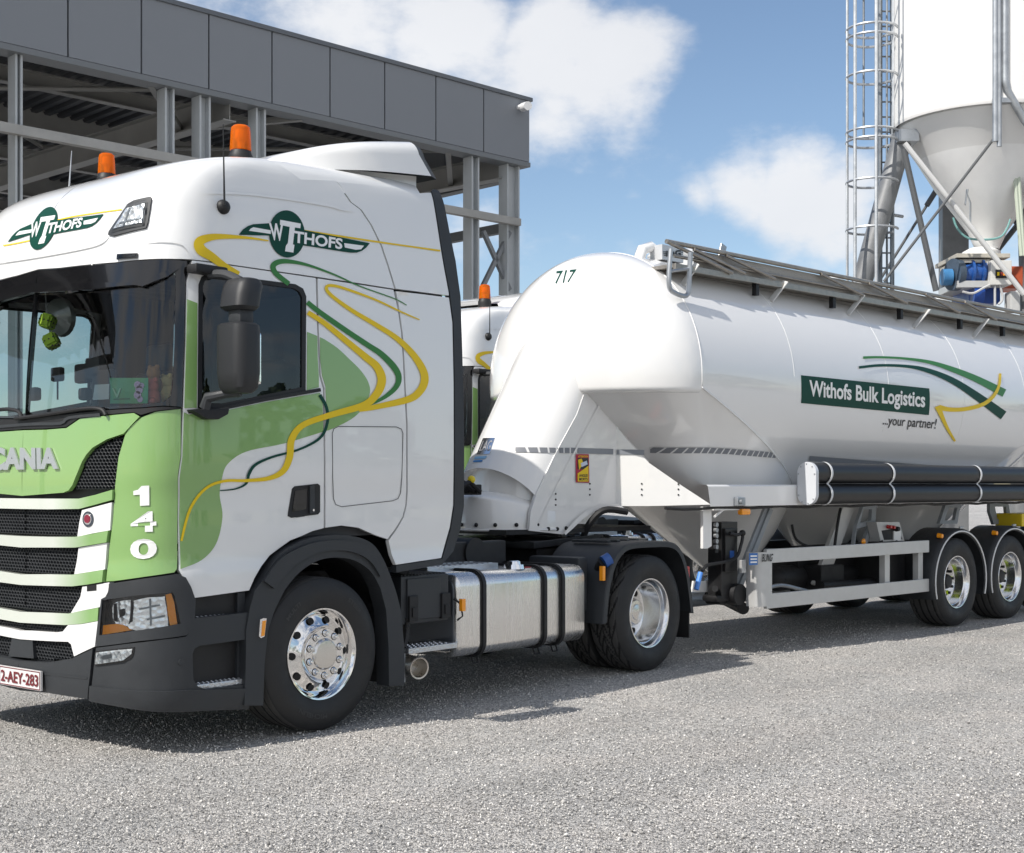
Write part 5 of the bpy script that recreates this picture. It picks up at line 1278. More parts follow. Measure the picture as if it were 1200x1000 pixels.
trb('yellow_swoosh', [(1098, 476), (1103, 488), (1110, 503), (1118.5, 517)], [7.5, 5, 3.6, 2.4], YELLOW, .0095)
# data plate and stickers on the nose
DP = poly_decal('data_plate', NOSE, [(566.5, 514), (580.5, 513.5), (574, 532.5), (559, 533)], ALU, TR, .006, 0, .03, .003)
text_decal('data_plate_text', 'LAG', NOSE, [(567, 517), (578, 516.6), (574, 529), (562, 529.5)], mat('plate_text', (.3, .3, .31), .4), DP, .008)
for q_, c_ in (([(557.5, 535.5), (571, 535), (569, 538), (556, 538.5)], (.25, .5, .75)), ([(555.5, 540), (566, 539.5), (565, 541.5), (555, 542)], (.05, .25, .6))): poly_decal('sticker', NOSE, q_, mat('sticker_blue%d' % int(c_[0]*100), c_, .5), TR, .006, 0, .03, .002)
# blind-spot warning sticker
WS_ = poly_decal('warning_sticker', PN, [(674, 532.5), (689, 532.5), (689.5, 566), (674, 565.5)], mat('warning_red', (.42, .012, .05), .4), TR, .012, 0, .05, .003)
poly_decal('warning_field', PN, [(675.5, 537), (688, 537), (688, 550), (675.5, 550)], INK, WS_, .0155, 0, .05, .001)
poly_decal('warning_field', PN, [(675.5, 564.5), (675.5, 555), (688, 546), (688, 564.5)], YELLOW, WS_, .0165, 0, .05, .001)
poly_decal('warning_field', PN, [(676, 539), (680, 537.5), (682, 543), (677, 551)], YELLOW, WS_, .0168, 0, .05, .001)
poly_decal('warning_vehicle', PN, [(679, 543), (686, 540), (687, 544.5), (680, 547.5)], mat('sticker_pale', (.55, .62, .75), .5), WS_, .0172, 0, .05, .001)
text_decal('warning_text', 'ATTENTION', PN, [(676, 534), (687.5, 534), (687.5, 536.3), (676, 536.3)], YELLOW, WS_, .016, .03)
text_decal('warning_text', 'ANGLES', PN, [(677, 555.8), (687, 555.8), (687, 559), (677, 559)], INK, WS_, .0175, .03)
text_decal('warning_text', 'MORTS', PN, [(677, 560), (687, 560), (687, 563.4), (677, 563.4)], INK, WS_, .0175, .03)
# couplings peeping past the cab
g0 = FR.Y(553, 572, 1.0)
mb = MB()
for k in range(3): mb.tube([g0+Vector((.0, .08*k-.1, -.03)), g0+Vector((-.12, .08*k-.1, .05)), g0+Vector((-.3, .08*k-.1, -.02))], .022, 8)
mb.box(g0+Vector((.0, -.06, -.06)), g0+Vector((.06, .12, .03)), .01); mb.build('coupling_heads', DARKMETAL, TR)
mb = MB(); mb.sph(g0+Vector((-.10, -.10, .07)), .035, 10); mb.build('coupling_cap', mat('yellow_cap', (.8, .62, .02), .4), TR)

# ------------------------------------------------------------------ hose tubes along the side
PYo = -.10
pz = FR.Y(1040, 555.5, PYo).z; pz2 = FR.Y(1040, 578.5, PYo).z; pr = (pz-pz2)/2*.985; px0 = FR.Y(946, 566, PYo).x; 
for z in (pz, pz2):
    mb = MB(); mb.cyl((px0, PYo, z), (8.3, PYo, z), pr, pr, 32); mb.build('hose_tube', mat('hose_tube_black', (.012, .012, .013), .40), TR)
mb = MB(); st = []
for k in range(25): a = pi/2+pi*0+k*pi/24*1.0; 
st = [(PYo+pr*1.06*cos(a), pz+pr*1.06*sin(a)) for a in [pi*k/16 for k in range(17)]]+[(PYo+pr*1.06*cos(a), pz2+pr*1.06*sin(a)) for a in [pi+pi*k/16 for k in range(17)]]
mb.prism([(px0-.012, y, z) for y, z in st], (.05, 0, 0), .006); CAPO = mb.build('tube_end_cap', mat('cap_white', (.62, .64, .67), .3, coat=.5), TR)
for y, z in st[::4]:
    mb = MB(); mb.sph((px0-.014, PYo+(y-PYo)*.85, (pz+pz2)/2+(z-(pz+pz2)/2)*.92), .008, 8); mb.build('cap_screw', STEEL, CAPO)
for px in (974, 1047, 1149):
    x = FR.Y(px, 566, PYo-pr).x; mb = MB(); prof_ = []
    for k in range(13): a = pi/2+pi*k/12; prof_.append((PYo+(pr+.012)*cos(a), pz+(pr+.012)*sin(a)))
    prof_ = [(p_ if p_[1] > (pz+pz2)/2+.012 or p_[0] > PYo else (p_[0], p_[1])) for p_ in prof_][:11]
    p2 = [(y, pz+pz2-z) for y, z in prof_][::-1]
    lo = prof_+[(PYo-pr*.55, (pz+pz2)/2)]+p2
    mb.grid([[(x-.014, y, z) for y, z in lo], [(x-.014, y-.006, z) for y, z in lo], [(x+.014, y-.006, z) for y, z in lo], [(x+.014, y, z) for y, z in lo]]); mb.build('tube_clamp', mat('clamp_white', (.66, .67, .68), .35), TR, 60)
# ------------------------------------------------------------------ top walkway
WY = .24
rail_mat = mat('rail_aluminium', (.36, .335, .30), .42, metal=.85, var=.2, vscale=14)
w0, w1 = FR.Y(797, 318, WY), FR.Y(1200, 383, WY); wz = (w0.z+w1.z)/2; WX0, WX1 = FR.Y(790, 310, WY).x, 8.9
WALK = MB(); WALK.box((WX0, WY, wz), (WX1, 1.72, wz+.03)); 
for i in range(62): WALK.box((WX0+.02+i*(WX1-WX0)/62, WY+.02, wz+.03), (WX0+.05+i*(WX1-WX0)/62, 1.7, wz+.036))
walk = WALK.build('walkway', mat('walkway_grating', (.28, .26, .235), .5, metal=.7, var=.25, vscale=20), TR)
mb = MB(); mb.box((WX0, WY-.02, wz-.02), (WX1, WY+.01, wz+.035), .004); mb.build('kick_board', rail_mat, walk)
hz = FR.Y(790, 287, WY+.02).z
hp0 = FR.Y(781, 283, WY+.02); hp1 = FR.Y(1200, 368, WY+.02)
# folded handrail lying beside the walkway: two tubes, a mesh infill and posts
mb = MB(); mb.cyl(hp0, (WX1, WY+.02, hp1.z), .022, n=12); mb.build('handrail', rail_mat, walk)
l0 = FR.Y(790, 300, WY+.02); l1 = FR.Y(1200, 380, WY+.02); mb = MB(); mb.cyl(l0, (WX1, WY+.02, l1.z), .016, n=10); mb.build('handrail', rail_mat, walk)
mb = MB(); mb.grid([[(x, WY+.05, hp0.z+(hp1.z-hp0.z)*(x-hp0.x)/(hp1.x-hp0.x)-.02) for x in (WX0+.35, WX1)], [(x, WY+.05, wz+.03) for x in (WX0+.35, WX1)]]); mb.build('rail_infill', mat('infill_mesh', (.42, .395, .36), .55, metal=.6, bump=.5, bscale=120), walk)
for px in (905, 1008, 1060, 1122, 1165, 870):
    x = FR.Y(px, 320, WY).x; mb = MB(); mb.tube([(x-.75, WY-.0, hp0.z-.03), (x, WY-.03, wz+.05)], .017, 8); mb.build('rail_brace', rail_mat, walk)
# folding bar in front
mb = MB(); a = hp0; b = FR.Y(858, 320, WY-.04); mb.tube([a, b], .019, 8); mb.build('rail_brace', rail_mat, walk)
for px in (888, 978, 1057, 1127, 1177):
    x = FR.Y(px, 335, WY).x; mb = MB(); mb.box((x-.025, WY, wz-.13), (x+.025, WY+.05, wz)); mb.build('walkway_post', DARKMETAL, walk)
for px, py, qx, qy in ((817, 309, 800, 334), (921, 330, 903, 353), (1011, 346, 993, 369), (1088, 363, 1070, 384), (1157, 374, 1140, 395)):
    a = FR.Y(px, py, WY-.02); u, v = TANK.px(qx, qy); b = TANK.f(u, v); mb = MB(); mb.beam(a, b, .06, .014, .003, up=(1, 0, 0)); mb.build('walkway_bracket', mat('bracket_white', (.6, .6, .58), .4), walk)
mb = MB(); mb.beam(FR.Y(843, 311, WY+.1), FR.Y(848, 287, WY+.1), .09, .02, .01, up=(0, 1, 0)); mb.build('lever', STEEL, walk)
# access loop
mb = MB(); lo = [(786, 292), (784, 320), (784, 333), (786, 340), (792, 344), (800, 347), (805, 346), (807, 340), (808, 320), (809, 296)]
mb.tube([FR.Y(x, y, WY-.10) for x, y in PXs(lo, 4)], .022, 10); mb.tube([FR.Y(785, 318, WY-.1), FR.Y(808, 315, WY-.1)], .014, 8); mb.build('access_loop', STEEL, walk)
# rim line of the upper cover strip
ribbon('cover_strip', TANK, [(805, 322), (880, 337), (960, 351), (1050, 367), (1130, 381), (1200, 393)], 3.2, mat('strip_white', (.78, .78, .76), .3, coat=.6), TR, .012, 4)
# manlids and the maker's plate
for x in (1.9, 4.4, 6.9):
    mb = MB(); mb.lathe([(0, .30), (.10, .30), (.12, .32), (.14, .32), (.17, .28), (.20, 0)], (x, TYC, TZC+TRD-.02), (0, 0, 1), 28); mb.build('manlid', TANKW, TR)
p = FR.Y(762, 297, .95); mb = MB(); mb.tube([p+Vector((-.18, 0, -.10)), p+Vector((-.12, 0, .02)), p+Vector((0, 0, .06)), p+Vector((.10, 0, .02))], .055, 12); mb.build('vent_elbow', TANKW, TR)
mb = MB(); a = FR.Y(776, 304, .80); b = FR.Y(801, 291, .80); mb.box((a.x, .80, a.z), (b.x, .95, b.z), .004); MP = mb.build('maker_plate', mat('plate_silver', (.60, .61, .62), .35, metal=.3), TR)
PM = YP(FR, .796); text_decal('maker_plate_text', 'LAG', PM, [(780.5, 294), (797.5, 293), (797.5, 300.5), (780.5, 301)], INK, MP, .004, .05)
for k in range(3):
    poly_decal('maker_plate_wing', PM, [(776.3+k*.7, 295+k*2), (780, 295+k*2), (780, 295.8+k*2), (776.8+k*.7, 295.8+k*2)], INK, MP, .004, 0, .05, .001); poly_decal('maker_plate_wing', PM, [(798.2, 294+k*2), (801-k*.6, 293.6+k*2), (800.5-k*.6, 294.6+k*2), (798.2, 294.9+k*2)], INK, MP, .004, 0, .05, .001)
# ------------------------------------------------------------------ trailer running gear and underside
KX = 5.43
WT = wheel('trailer', (KX, 0, .497), TR)
for i in range(3):
    if i: wheel_copy(WT, (KX+1.31*i, 0, .497), TR)
    wheel_copy(WT, (KX+1.31*i, 2.4, .497), TR, True)
    mb = MB(); mb.cyl((KX+1.31*i, .2, .497), (KX+1.31*i, 2.2, .497), .065, n=16); mb.box((KX-.55+1.31*i, .55, .42), (KX+.1+1.31*i, .63, .62), .02); mb.box((KX-.55+1.31*i, 1.75, .42), (KX+.1+1.31*i, 1.83, .62), .02); mb.build('axle', DARKMETAL, TR)
    for s in (0, 1):
        f = (lambda y: 2.4-y) if s else (lambda y: y)
        x = KX+1.31*i; mb = MB(); rows = []; edge = []
        for k in range(29):
            a = radians(198-216*k/28); R0 = .60+.02*cos(2*a); c = Vector((x+R0*cos(a), 0, .52+R0*sin(a)*1.0)); d = Vector((cos(a), 0, sin(a)))
            rows.append([(c-d*.05+Vector((0, f(-.05), 0))), c-d*.012+Vector((0, f(-.06), 0)), c+Vector((0, f(-.045), 0)), c+Vector((0, f(.0), 0))+d*.006, c+Vector((0, f(.36), 0))+d*.006, c+Vector((0, f(.38), 0))-d*.01])
            edge.append(c-d*.028+Vector((0, f(-.065), 0)))
        mb.grid(rows); MG = mb.build('mudguard', PLASTIC, TR, 50)
        mb = MB(); mb.tube(edge, .0085, 6); mb.build('edge_trim', mat('trim_white', (.75, .75, .74), .4), MG)
    if i < 3:
        x = KX+1.31*i; mb = MB(); mb.cyl((x-.38, .02, 1.03), (x-.38, -.035, 1.025), .03, .024, 12); mb.build('side_marker', ORANGE, TR)
        mb = MB(); mb.box((x-.04, -.07, 1.10), (x+.04, -.05, 1.125), .004); mb.build('guard_clip', STEEL, TR)
# side guard
gz = [(FR.Y(990, 646, 0).z+.0), FR.Y(990, 701, 0).z]
ga1, ga2 = FR.Y(898, 651.5, 0), FR.Y(1088, 641, 0); gb1 = FR.Y(897, 700, 0)
hb_ = (FR.Y(990, 632.5+5, 0).z-FR.Y(990, 632.5+5+18, 0).z)
ztop, zbot = FR.Y(990, 646.5, 0).z, FR.Y(990, 694.5, 0).z
GX0, GX1 = FR.Y(889, 680, 0).x, FR.Y(1088, 660, 0).x
mb = MB(); mb.box((GX0+.12, -.01, FR.Y(960, 656, 0).z), (GX1, .03, FR.Y(960, 640.5, 0).z), .006); SGD = mb.build('side_guard', FRAMEALU, TR)
mb = MB(); mb.box((GX0+.12, -.01, FR.Y(960, 707, 0).z), (GX1, .03, FR.Y(960, 690.5, 0).z), .006); mb.build('guard_rail', FRAMEALU, SGD)
z0_, z1_ = FR.Y(885, 712, 0).z, FR.Y(885, 648, 0).z
mb = MB(); pts = [(GX0+.0, .14), (GX0-.0, .06), (GX0+.02, .015), (GX0+.05, -.008), (GX0+.12, -.012), (GX0+.20, -.012), (GX0+.20, .02), (GX0+.05, .05), (GX0+.04, .14)]
mb.prism([(x, y, z0_) for x, y in pts], (0, 0, z1_-z0_)); mb.build('guard_end_post', FRAMEALU, SGD, 40)
for px in (1040, 1079):
    x = FR.Y(px, 665, .03).x; mb = MB(); mb.box((x-.05, .03, zbot-.02), (x+.05, .10, ztop+.02), .006); mb.box((x-.05, .10, .85), (x+.05, .5, .95)); mb.build('guard_post', FRAMEALU, SGD)
PS = YP(FR, -.013)
GL = poly_decal('guard_label', PS, [(877.5, 648.5), (887.5, 648.3), (887.5, 662), (877.5, 662.5)], mat('label_blue', (.03, .15, .45), .4), SGD, .004, 0, .06, .001)
for k in range(3): poly_decal('label_bar', PS, [(879, 651+k*3.6), (886.5, 650.8+k*3.6), (886.5, 652.6+k*3.6), (879, 652.8+k*3.6)], VWHITE, GL, .006, 0, .06, .001)
text_decal('guard_lettering', 'BLING', PS, [(893, 649.5), (906, 649), (904.5, 658), (892.5, 658.5)], INK, SGD, .004, .02, .2)
mb = MB(); P = FR.Y(873, 664, .1); mb.box((P.x-.05, .10, P.z-.06), (P.x+.02, .13, P.z+.06), .006); mb.build('guard_lug', FRAMEALU, SGD)
# landing leg with crank
LY = .22
def L3(x, y, Y=LY): return FR.Y(x, y, Y)
a, b = L3(847, 612), L3(863, 700)
mb = MB(); mb.box((a.x-.02, LY, b.z), (b.x+.02, LY+.16, a.z), .008); mb.box((a.x-.0, LY-.03, b.z+.25), (b.x-.02, LY+.02, a.z-.06), .01)
LEG = mb.build('landing_leg', mat('leg_black', (.014, .014, .015), .35, var=.3, vscale=20), TR)
mb = MB(); mb.cyl((b.x-.14, LY+.05, b.z-.0), (b.x-.14, LY+.22, b.z), .07, .07, 20); mb.cyl((b.x-.02, LY-.06, b.z+.03), (b.x-.02, LY+.18, b.z+.03), .10, .10, 24); mb.box((b.x-.30, LY+.0, b.z-.03), (b.x-.1, LY+.18, b.z+.03), .02); mb.build('leg_foot', DARKMETAL, LEG)
for k in range(5):
    P = L3(837.5, 615+k*6.5); mb = MB(); mb.cyl(P, P+Vector((0, -.03, 0)), .022, n=10); mb.build('leg_bolt', STEEL, LEG)
mb = MB(); mb.beam(L3(839, 612, LY-.005), L3(839, 648, LY-.005), .05, .02, 0, up=(0, 1, 0)); mb.build('leg_flange', BLACK, LEG)
mb = MB(); cr1 = [(855, 625), (864, 627), (870, 625), (870, 632), (868, 640), (865, 650), (858, 656), (848, 659), (836, 661), (828, 663), (823, 669)]
mb.tube([L3(x, y, LY-.07) for x, y in PXs(cr1, 4)], .016, 8); mb.sph(L3(870, 625, LY-.07), .032, 12); mb.build('crank', BLACK, LEG)
mb = MB(); mb.tube([L3(821, 671, LY-.07), L3(816, 691, LY-.07)], .024, 10); mb.build('crank_handle', mat('handle_blue', (.08, .27, .75), .45), LEG)
poly_decal('leg_sticker', YP(FR, LY-.031), [(855, 645.5), (860, 645.5), (860, 654), (855, 654)], BLUEP, LEG, .003, 0, .05, .001)
mb = MB(); mb.cyl(L3(838, 690, LY-.01), L3(838, 690, LY+.05), .03, n=14); mb.build('leg_bolt', BLACK, LEG)
# white mounting plates and light bracket
PB = YP(FR, .16); poly_decal('mounting_plate', PB, [(824, 594), (834, 594), (834, 640), (829, 643), (824, 643)], TANKW, TR, 0, 0, .08, .03)
poly_decal('mounting_plate', YP(FR, .40), [(813, 681), (838, 681), (838, 694), (811, 694)], TANKW, TR, 0, 0, .08, .02)
mb = MB(); mb.beam(FR.Y(836, 596.5, .08), FR.Y(869, 596, .08), .03, .03, .004); mb.tube([FR.Y(837, 606, .1), FR.Y(848, 597, .08)], .012, 6); mb.build('lamp_bracket', TANKW, TR)
P = FR.Y(872, 600, .06); mb = MB(); mb.box((P.x-.07, .03, P.z-.03), (P.x+.07, .09, P.z+.03), .02); mb.build('side_marker', ORANGE, TR)
P = FR.Y(865, 588, .02); mb = MB(); mb.box((P.x-.07, -.03, P.z-.04), (P.x+.05, .03, P.z+.04), .01); mb.cyl((P.x-.04, -.035, P.z), (P.x-.04, -.06, P.z), .02, n=10); mb.build('flap_latch', STEEL, TR)
# struts carrying the tank
mb = MB(); mb.beam(FR.Y(901, 594, .30), FR.Y(862, 692, .34), .13, .03, .004, up=(0, 1, 0)); mb.beam(FR.Y(902, 594, .29), FR.Y(863, 692, .33), .03, .05, .0, up=(0, 1, 0)); mb.build('strut', GREYPAINT, TR)
mb = MB(); P1, P2 = FR.Y(994, 592, .45), FR.Y(957, 690, .5); mb.beam(P1, P2, .20, .05, .01, up=(0, 1, 0)); mb.build('strut', FRAMEALU, TR)
PK = YP(FR, .35)
for poly, holes in (([(1012, 592), (1027, 592), (1026, 612), (1014, 644), (1000, 644), (1004, 616)], [[(1012, 597), (1022, 597), (1021, 610), (1008, 613)], [(1004, 620), (1019, 616), (1012, 640), (1002, 640)]]),
                    ([(1160, 590), (1182, 590), (1185, 612), (1165, 615), (1160, 600)], [[(1166, 594), (1179, 594), (1180, 606), (1169, 609)]]), ([(1109, 590), (1126, 590), (1122, 614), (1101, 614)], [[(1112, 595), (1122, 595), (1119, 610), (1107, 610)]])):
    shell('tank_saddle', PK, [PX(PK, poly)]+[PX(PK, h) for h in holes], GREYPAINT, TR, 0, .04, .12)
P = FR.Y(1012, 635, .15); mb = MB(); mb.sph(P, .035, 10, (1, .6, 1)); mb.build('side_marker', ORANGE, TR)
# control panel
PC = YP(FR, .22); CP = poly_decal('control_panel', PC, [(1027, 612), (1054, 612), (1060, 634), (1032, 635)], FRAMEALU, TR, 0, 0, .08, .12)
for (x, y), r, m_ in (((1040, 617.5), .022, REDL), ((1044, 618), .022, REDL), ((1049, 620), .03, BLACK)):
    P = FR.Y(x, y, .21); mb = MB(); mb.cyl(P, P+Vector((0, -.05, 0)), r, r*.8, 12); mb.build('knob', m_, CP)
poly_decal('panel_recess', PC, [(1033, 622), (1052, 619), (1057, 632), (1036, 633)], BLACK, CP, .004, 0, .08, .004)
mb = MB(); mb.box(FR.Y(1048, 634, .2)+Vector((0, 0, 0)), FR.Y(1056, 622, .2)+Vector((0, .03, 0)), .005); mb.build('hanging_tag', VWHITE, CP)
# pipework, reservoirs, valves under the tank
mb = MB(); mb.cyl((2.9, .7, .62), (4.3, .7, .62), .13, n=20); mb.sph((2.9, .7, .62), .13, 14); mb.sph((4.3, .7, .62), .13, 14); mb.build('air_reservoir', BLACK, TR)
mb = MB(); mb.cyl((1.4, TYC, .42), (8.4, TYC, .42), .075, n=18); mb.build('discharge_pipe', STEEL, TR)
mb = MB(); mb.cyl((3.2, .35, .55), (5.0, .42, .50), .05, n=12); mb.box((4.3, .25, .5), (4.75, .7, .92), .03); mb.box((3.3, .4, .45), (3.75, .8, .75), .03); mb.build('valve_cluster', BLACK, TR)
mb = MB(); mb.tube([tuple(q) for q in crom([FR.Y(928, 615, .5), FR.Y(933, 632, .5), FR.Y(950, 641, .5), FR.Y(975, 641, .5)], 6)], .014, 8); mb.build('air_hose', BLACK, TR)
mb = MB(); mb.tube([tuple(q) for q in crom([FR.Y(985, 596, .38), FR.Y(983, 606, .37), FR.Y(980, 625, .38), FR.Y(978, 641, .38)], 6)], .016, 8); mb.build('air_hose', BLACK, TR)
mb = MB(); mb.tube([tuple(q) for q in crom([FR.Y(1034, 634, .2), FR.Y(1028, 638, .2), FR.Y(1040, 640, .2), FR.Y(1051, 634, .2)], 6)], .010, 6); mb.build('air_hose', BLACK, TR)
mb = MB(); mb.tube([tuple(q) for q in crom([FR.Y(735, 600, .5), FR.Y(708, 598, .6), FR.Y(690, 615, .7), FR.Y(680, 640, .8)], 6)], .03, 8); mb.build('air_hose', BLACK, TR)
mb = MB(); mb.tube([tuple(q) for q in crom([FR.Y(896, 690, .3), FR.Y(915, 686, .3), FR.Y(935, 690, .3), FR.Y(950, 694, .35)], 6)], .02, 8); mb.build('blow_pipe', STEEL, TR)
mb = MB(); a = FR.Y(1200, 596, .1); mb.box((a.x-.16, .05, a.z-.22), (a.x+.5, .4, a.z-.06), .02); mb.build('chock_holder', mat('yellow_plastic', (.75, .55, .02), .45), TR)
mb = MB(); mb.cyl((2.7, TYC, .38), (2.2, .6, .36), .06, n=16); mb.build('discharge_valve', DARKMETAL, TR)
for px in (714, 727):
    P = FR.Y(px, 640, .8); mb = MB(); mb.box((P.x-.06, .75, P.z-.07), (P.x+.06, .9, P.z+.09), .012); mb.build('valve_block', DARKMETAL, TR)
# ------------------------------------------------------------------ the open hall behind (parallel to the trailer)
# hall frame: local x along its front, y into its depth; front plane found from the fascia's corner in the photo
HD = 24.6
def ray_at(x, y, depth): return CAM+raydir(x, y)*depth
hc = ray_at(620, 160, HD); HR = TROT-.012
FH = Frame(Matrix.Translation((hc.x, hc.y, 0)) @ Matrix.Rotation(HR, 4, 'Z'))
HALL = thing('open_hall', 'large open steel hall with grey panelled fascia and dark ribbed roof underside behind the truck', 'hall', (hc.x, hc.y, 0), HR)
def hy(x, y, Y=0): return FH.Y(x, y, Y)
zt = hy(618, 119).z; zb = hy(618, 190).z; xl = -34.0; xr = .0; DP_ = 17.0
FASC = mat('fascia_grey', (.228, .240, .260), .6, var=.012, vscale=2, spec=.3)
seams_x = [hy(x, 100).x for x in (566, 510, 450, 386, 318, 244, 165, 79)]
w_ = (seams_x[0]-seams_x[-1])/7; xs_ = [xr]+seams_x
while xs_[-1] > xl: xs_.append(xs_[-1]-w_)
mb = MB(); mb.box((xl, .03, zb+.02), (xr-.02, .10, zt-.02)); mb.build('fascia_backing', BLACK, HALL)
for a, b in zip(xs_, xs_[1:]):
    mb = MB(); mb.box((b+.012, -.02, zb), (a-.012, .05, zt), .006); mb.build('fascia_panel', FASC, HALL)
n_side = int(DP_/w_)
for k in range(n_side):
    mb = MB(); mb.box((xr-.03, k*w_+.06, zb), (xr+.03, (k+1)*w_+.04, zt), .006); mb.build('fascia_panel', FASC, HALL)
mb = MB(); mb.box((xl, -.05, zt), (xr+.05, .12, zt+.07), .01); mb.box((xr-.08, .1, zt), (xr+.05, DP_, zt+.07), .01); mb.build('roof_flashing', mat('flashing_grey', (.12, .13, .145), .4), HALL)
mb = MB(); mb.box((xl, -.02, zb-.09), (xr+.02, .30, zb-.004), .01); mb.build('eaves_channel', mat('eaves_dark', (.17, .18, .19), .5), HALL)
# corrugated roof underside
mb = MB(); pts = []; x = xl
while x < xr-.1:
    for dx, dz in ((0, 0), (.10, 0), (.13, .06), (.22, .06), (.25, 0)): pts.append((x+dx, dz))
    x += .25
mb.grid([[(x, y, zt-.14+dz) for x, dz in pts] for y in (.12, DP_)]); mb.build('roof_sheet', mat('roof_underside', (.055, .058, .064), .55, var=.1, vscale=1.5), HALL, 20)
BEAM = mat('beam_grey', (.29, .285, .27), .5, var=.12, vscale=1.2)
# cross beams (into the depth), purlins (along the front), knee braces
cols_px = [25, 202, 243.5, 309]
colx = [hy(p, 120).x for p in cols_px]
x = hy(605, 250).x-.12; k = 0
frames_x = [x-i*5.6 for i in range(7)]
for fx in frames_x:
    mb = MB(); mb.ibeam((fx, .2, zb-.12), (fx, DP_, zb+.30), .22, .42); mb.build('cross_beam', BEAM, HALL)
    for s in ((1, -1) if fx < x-1 else (-1,)):
        mb = MB(); mb.beam((fx, 1.6, zb-.2), (fx+s*1.3, .2, zb-.05), .09, .09); mb.build('knee_brace', BEAM, HALL)
for j in range(7):
    y = 1.3+j*2.5; mb = MB(); mb.ibeam((xl, y, zt-.32), (xr-.1, y, zt-.32), .16, .26 if j % 2 else .5); mb.build('purlin', BEAM, HALL)
for a, b in (((frames_x[1], 1.3), (frames_x[2], 6.3)), ((frames_x[2], 1.3), (frames_x[1], 6.3)), ((frames_x[3], 1.3), (frames_x[4], 6.3)), ((frames_x[4], 1.3), (frames_x[3], 6.3)), ((frames_x[0], 1.3), (frames_x[1], 6.3))):
    mb = MB(); mb.cyl((a[0], a[1], zb+.35), (b[0], b[1], zb+.35), .04, n=8); mb.build('wind_brace', BEAM, HALL)
# columns on the front line
COLM = mat('column_grey', (.46, .48, .49), .45, var=.1, vscale=1.5)
for px, hw in ((25, 5.5), (202, 7), (243.5, 8.2), (309, 7.2), (560.5, 5.6), (605, 9)):
    x0, x1 = hy(px-hw, 150).x, hy(px+hw, 150).x; xm = (x0+x1)/2; w = (x1-x0)*.80
    mb = MB(); mb.ibeam((xm, .18, 0), (xm, .18, zb-.09), .22, w, .03, up=(1, 0, 0)); mb.build('column', COLM, HALL, 30)
for fx in frames_x[1:]:
    mb = MB(); mb.ibeam((fx, DP_-.2, 0), (fx, DP_-.2, zb), .25, .25, .03, up=(1, 0, 0)); mb.build('column', COLM, HALL, 30)
# end wall: eaves beam into the depth, girts and cross bracing
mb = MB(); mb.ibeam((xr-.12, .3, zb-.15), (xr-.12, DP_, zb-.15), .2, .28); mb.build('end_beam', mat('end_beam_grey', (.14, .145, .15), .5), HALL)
g1 = hy(605, 261, 0).z
mb = MB(); mb.beam((xl, .05, g1+.02), (xr-.2, .05, g1+.02), .12, .13, .01); mb.build('girt', mat('girt_grey', (.36, .35, .33), .5, var=.15, vscale=2), HALL)
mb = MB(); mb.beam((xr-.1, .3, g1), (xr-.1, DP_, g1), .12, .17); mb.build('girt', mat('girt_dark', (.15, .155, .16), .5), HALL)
xa, xb = hy(566, 300).x, hy(596, 300).x
for p, q in (((566, 271), (597, 340)), ((597, 272), (566, 335))):
    a, b = hy(*p, .18), hy(*q, .18); mb = MB(); mb.beam(a, b, .07, .07, up=(0, 1, 0)); mb.build('cross_brace', mat('brace_grey', (.22, .23, .24), .5), HALL)
mb = MB(); mb.beam((xb, .18, .3), (xa, .18, 3.2), .07, .07, up=(0, 1, 0)); mb.build('cross_brace', mat('brace_grey', (.22, .23, .24), .5), HALL)
# camera on the fascia corner
p = hy(607, 126, -.02); mb = MB(); mb.cyl(p+Vector((-.05, -.30, -.04)), p+Vector((.06, -.06, .0)), .075, .075, 16); mb.cyl(p, p+Vector((0, -.12, 0)), .04, n=10)
q = mb.build('security_camera', mat('camera_white', (.75, .75, .75), .4)); q.parent = None
q.matrix_world = FH.M.copy(); tag(q, 'small white security camera on the grey fascia near its right corner', 'camera')
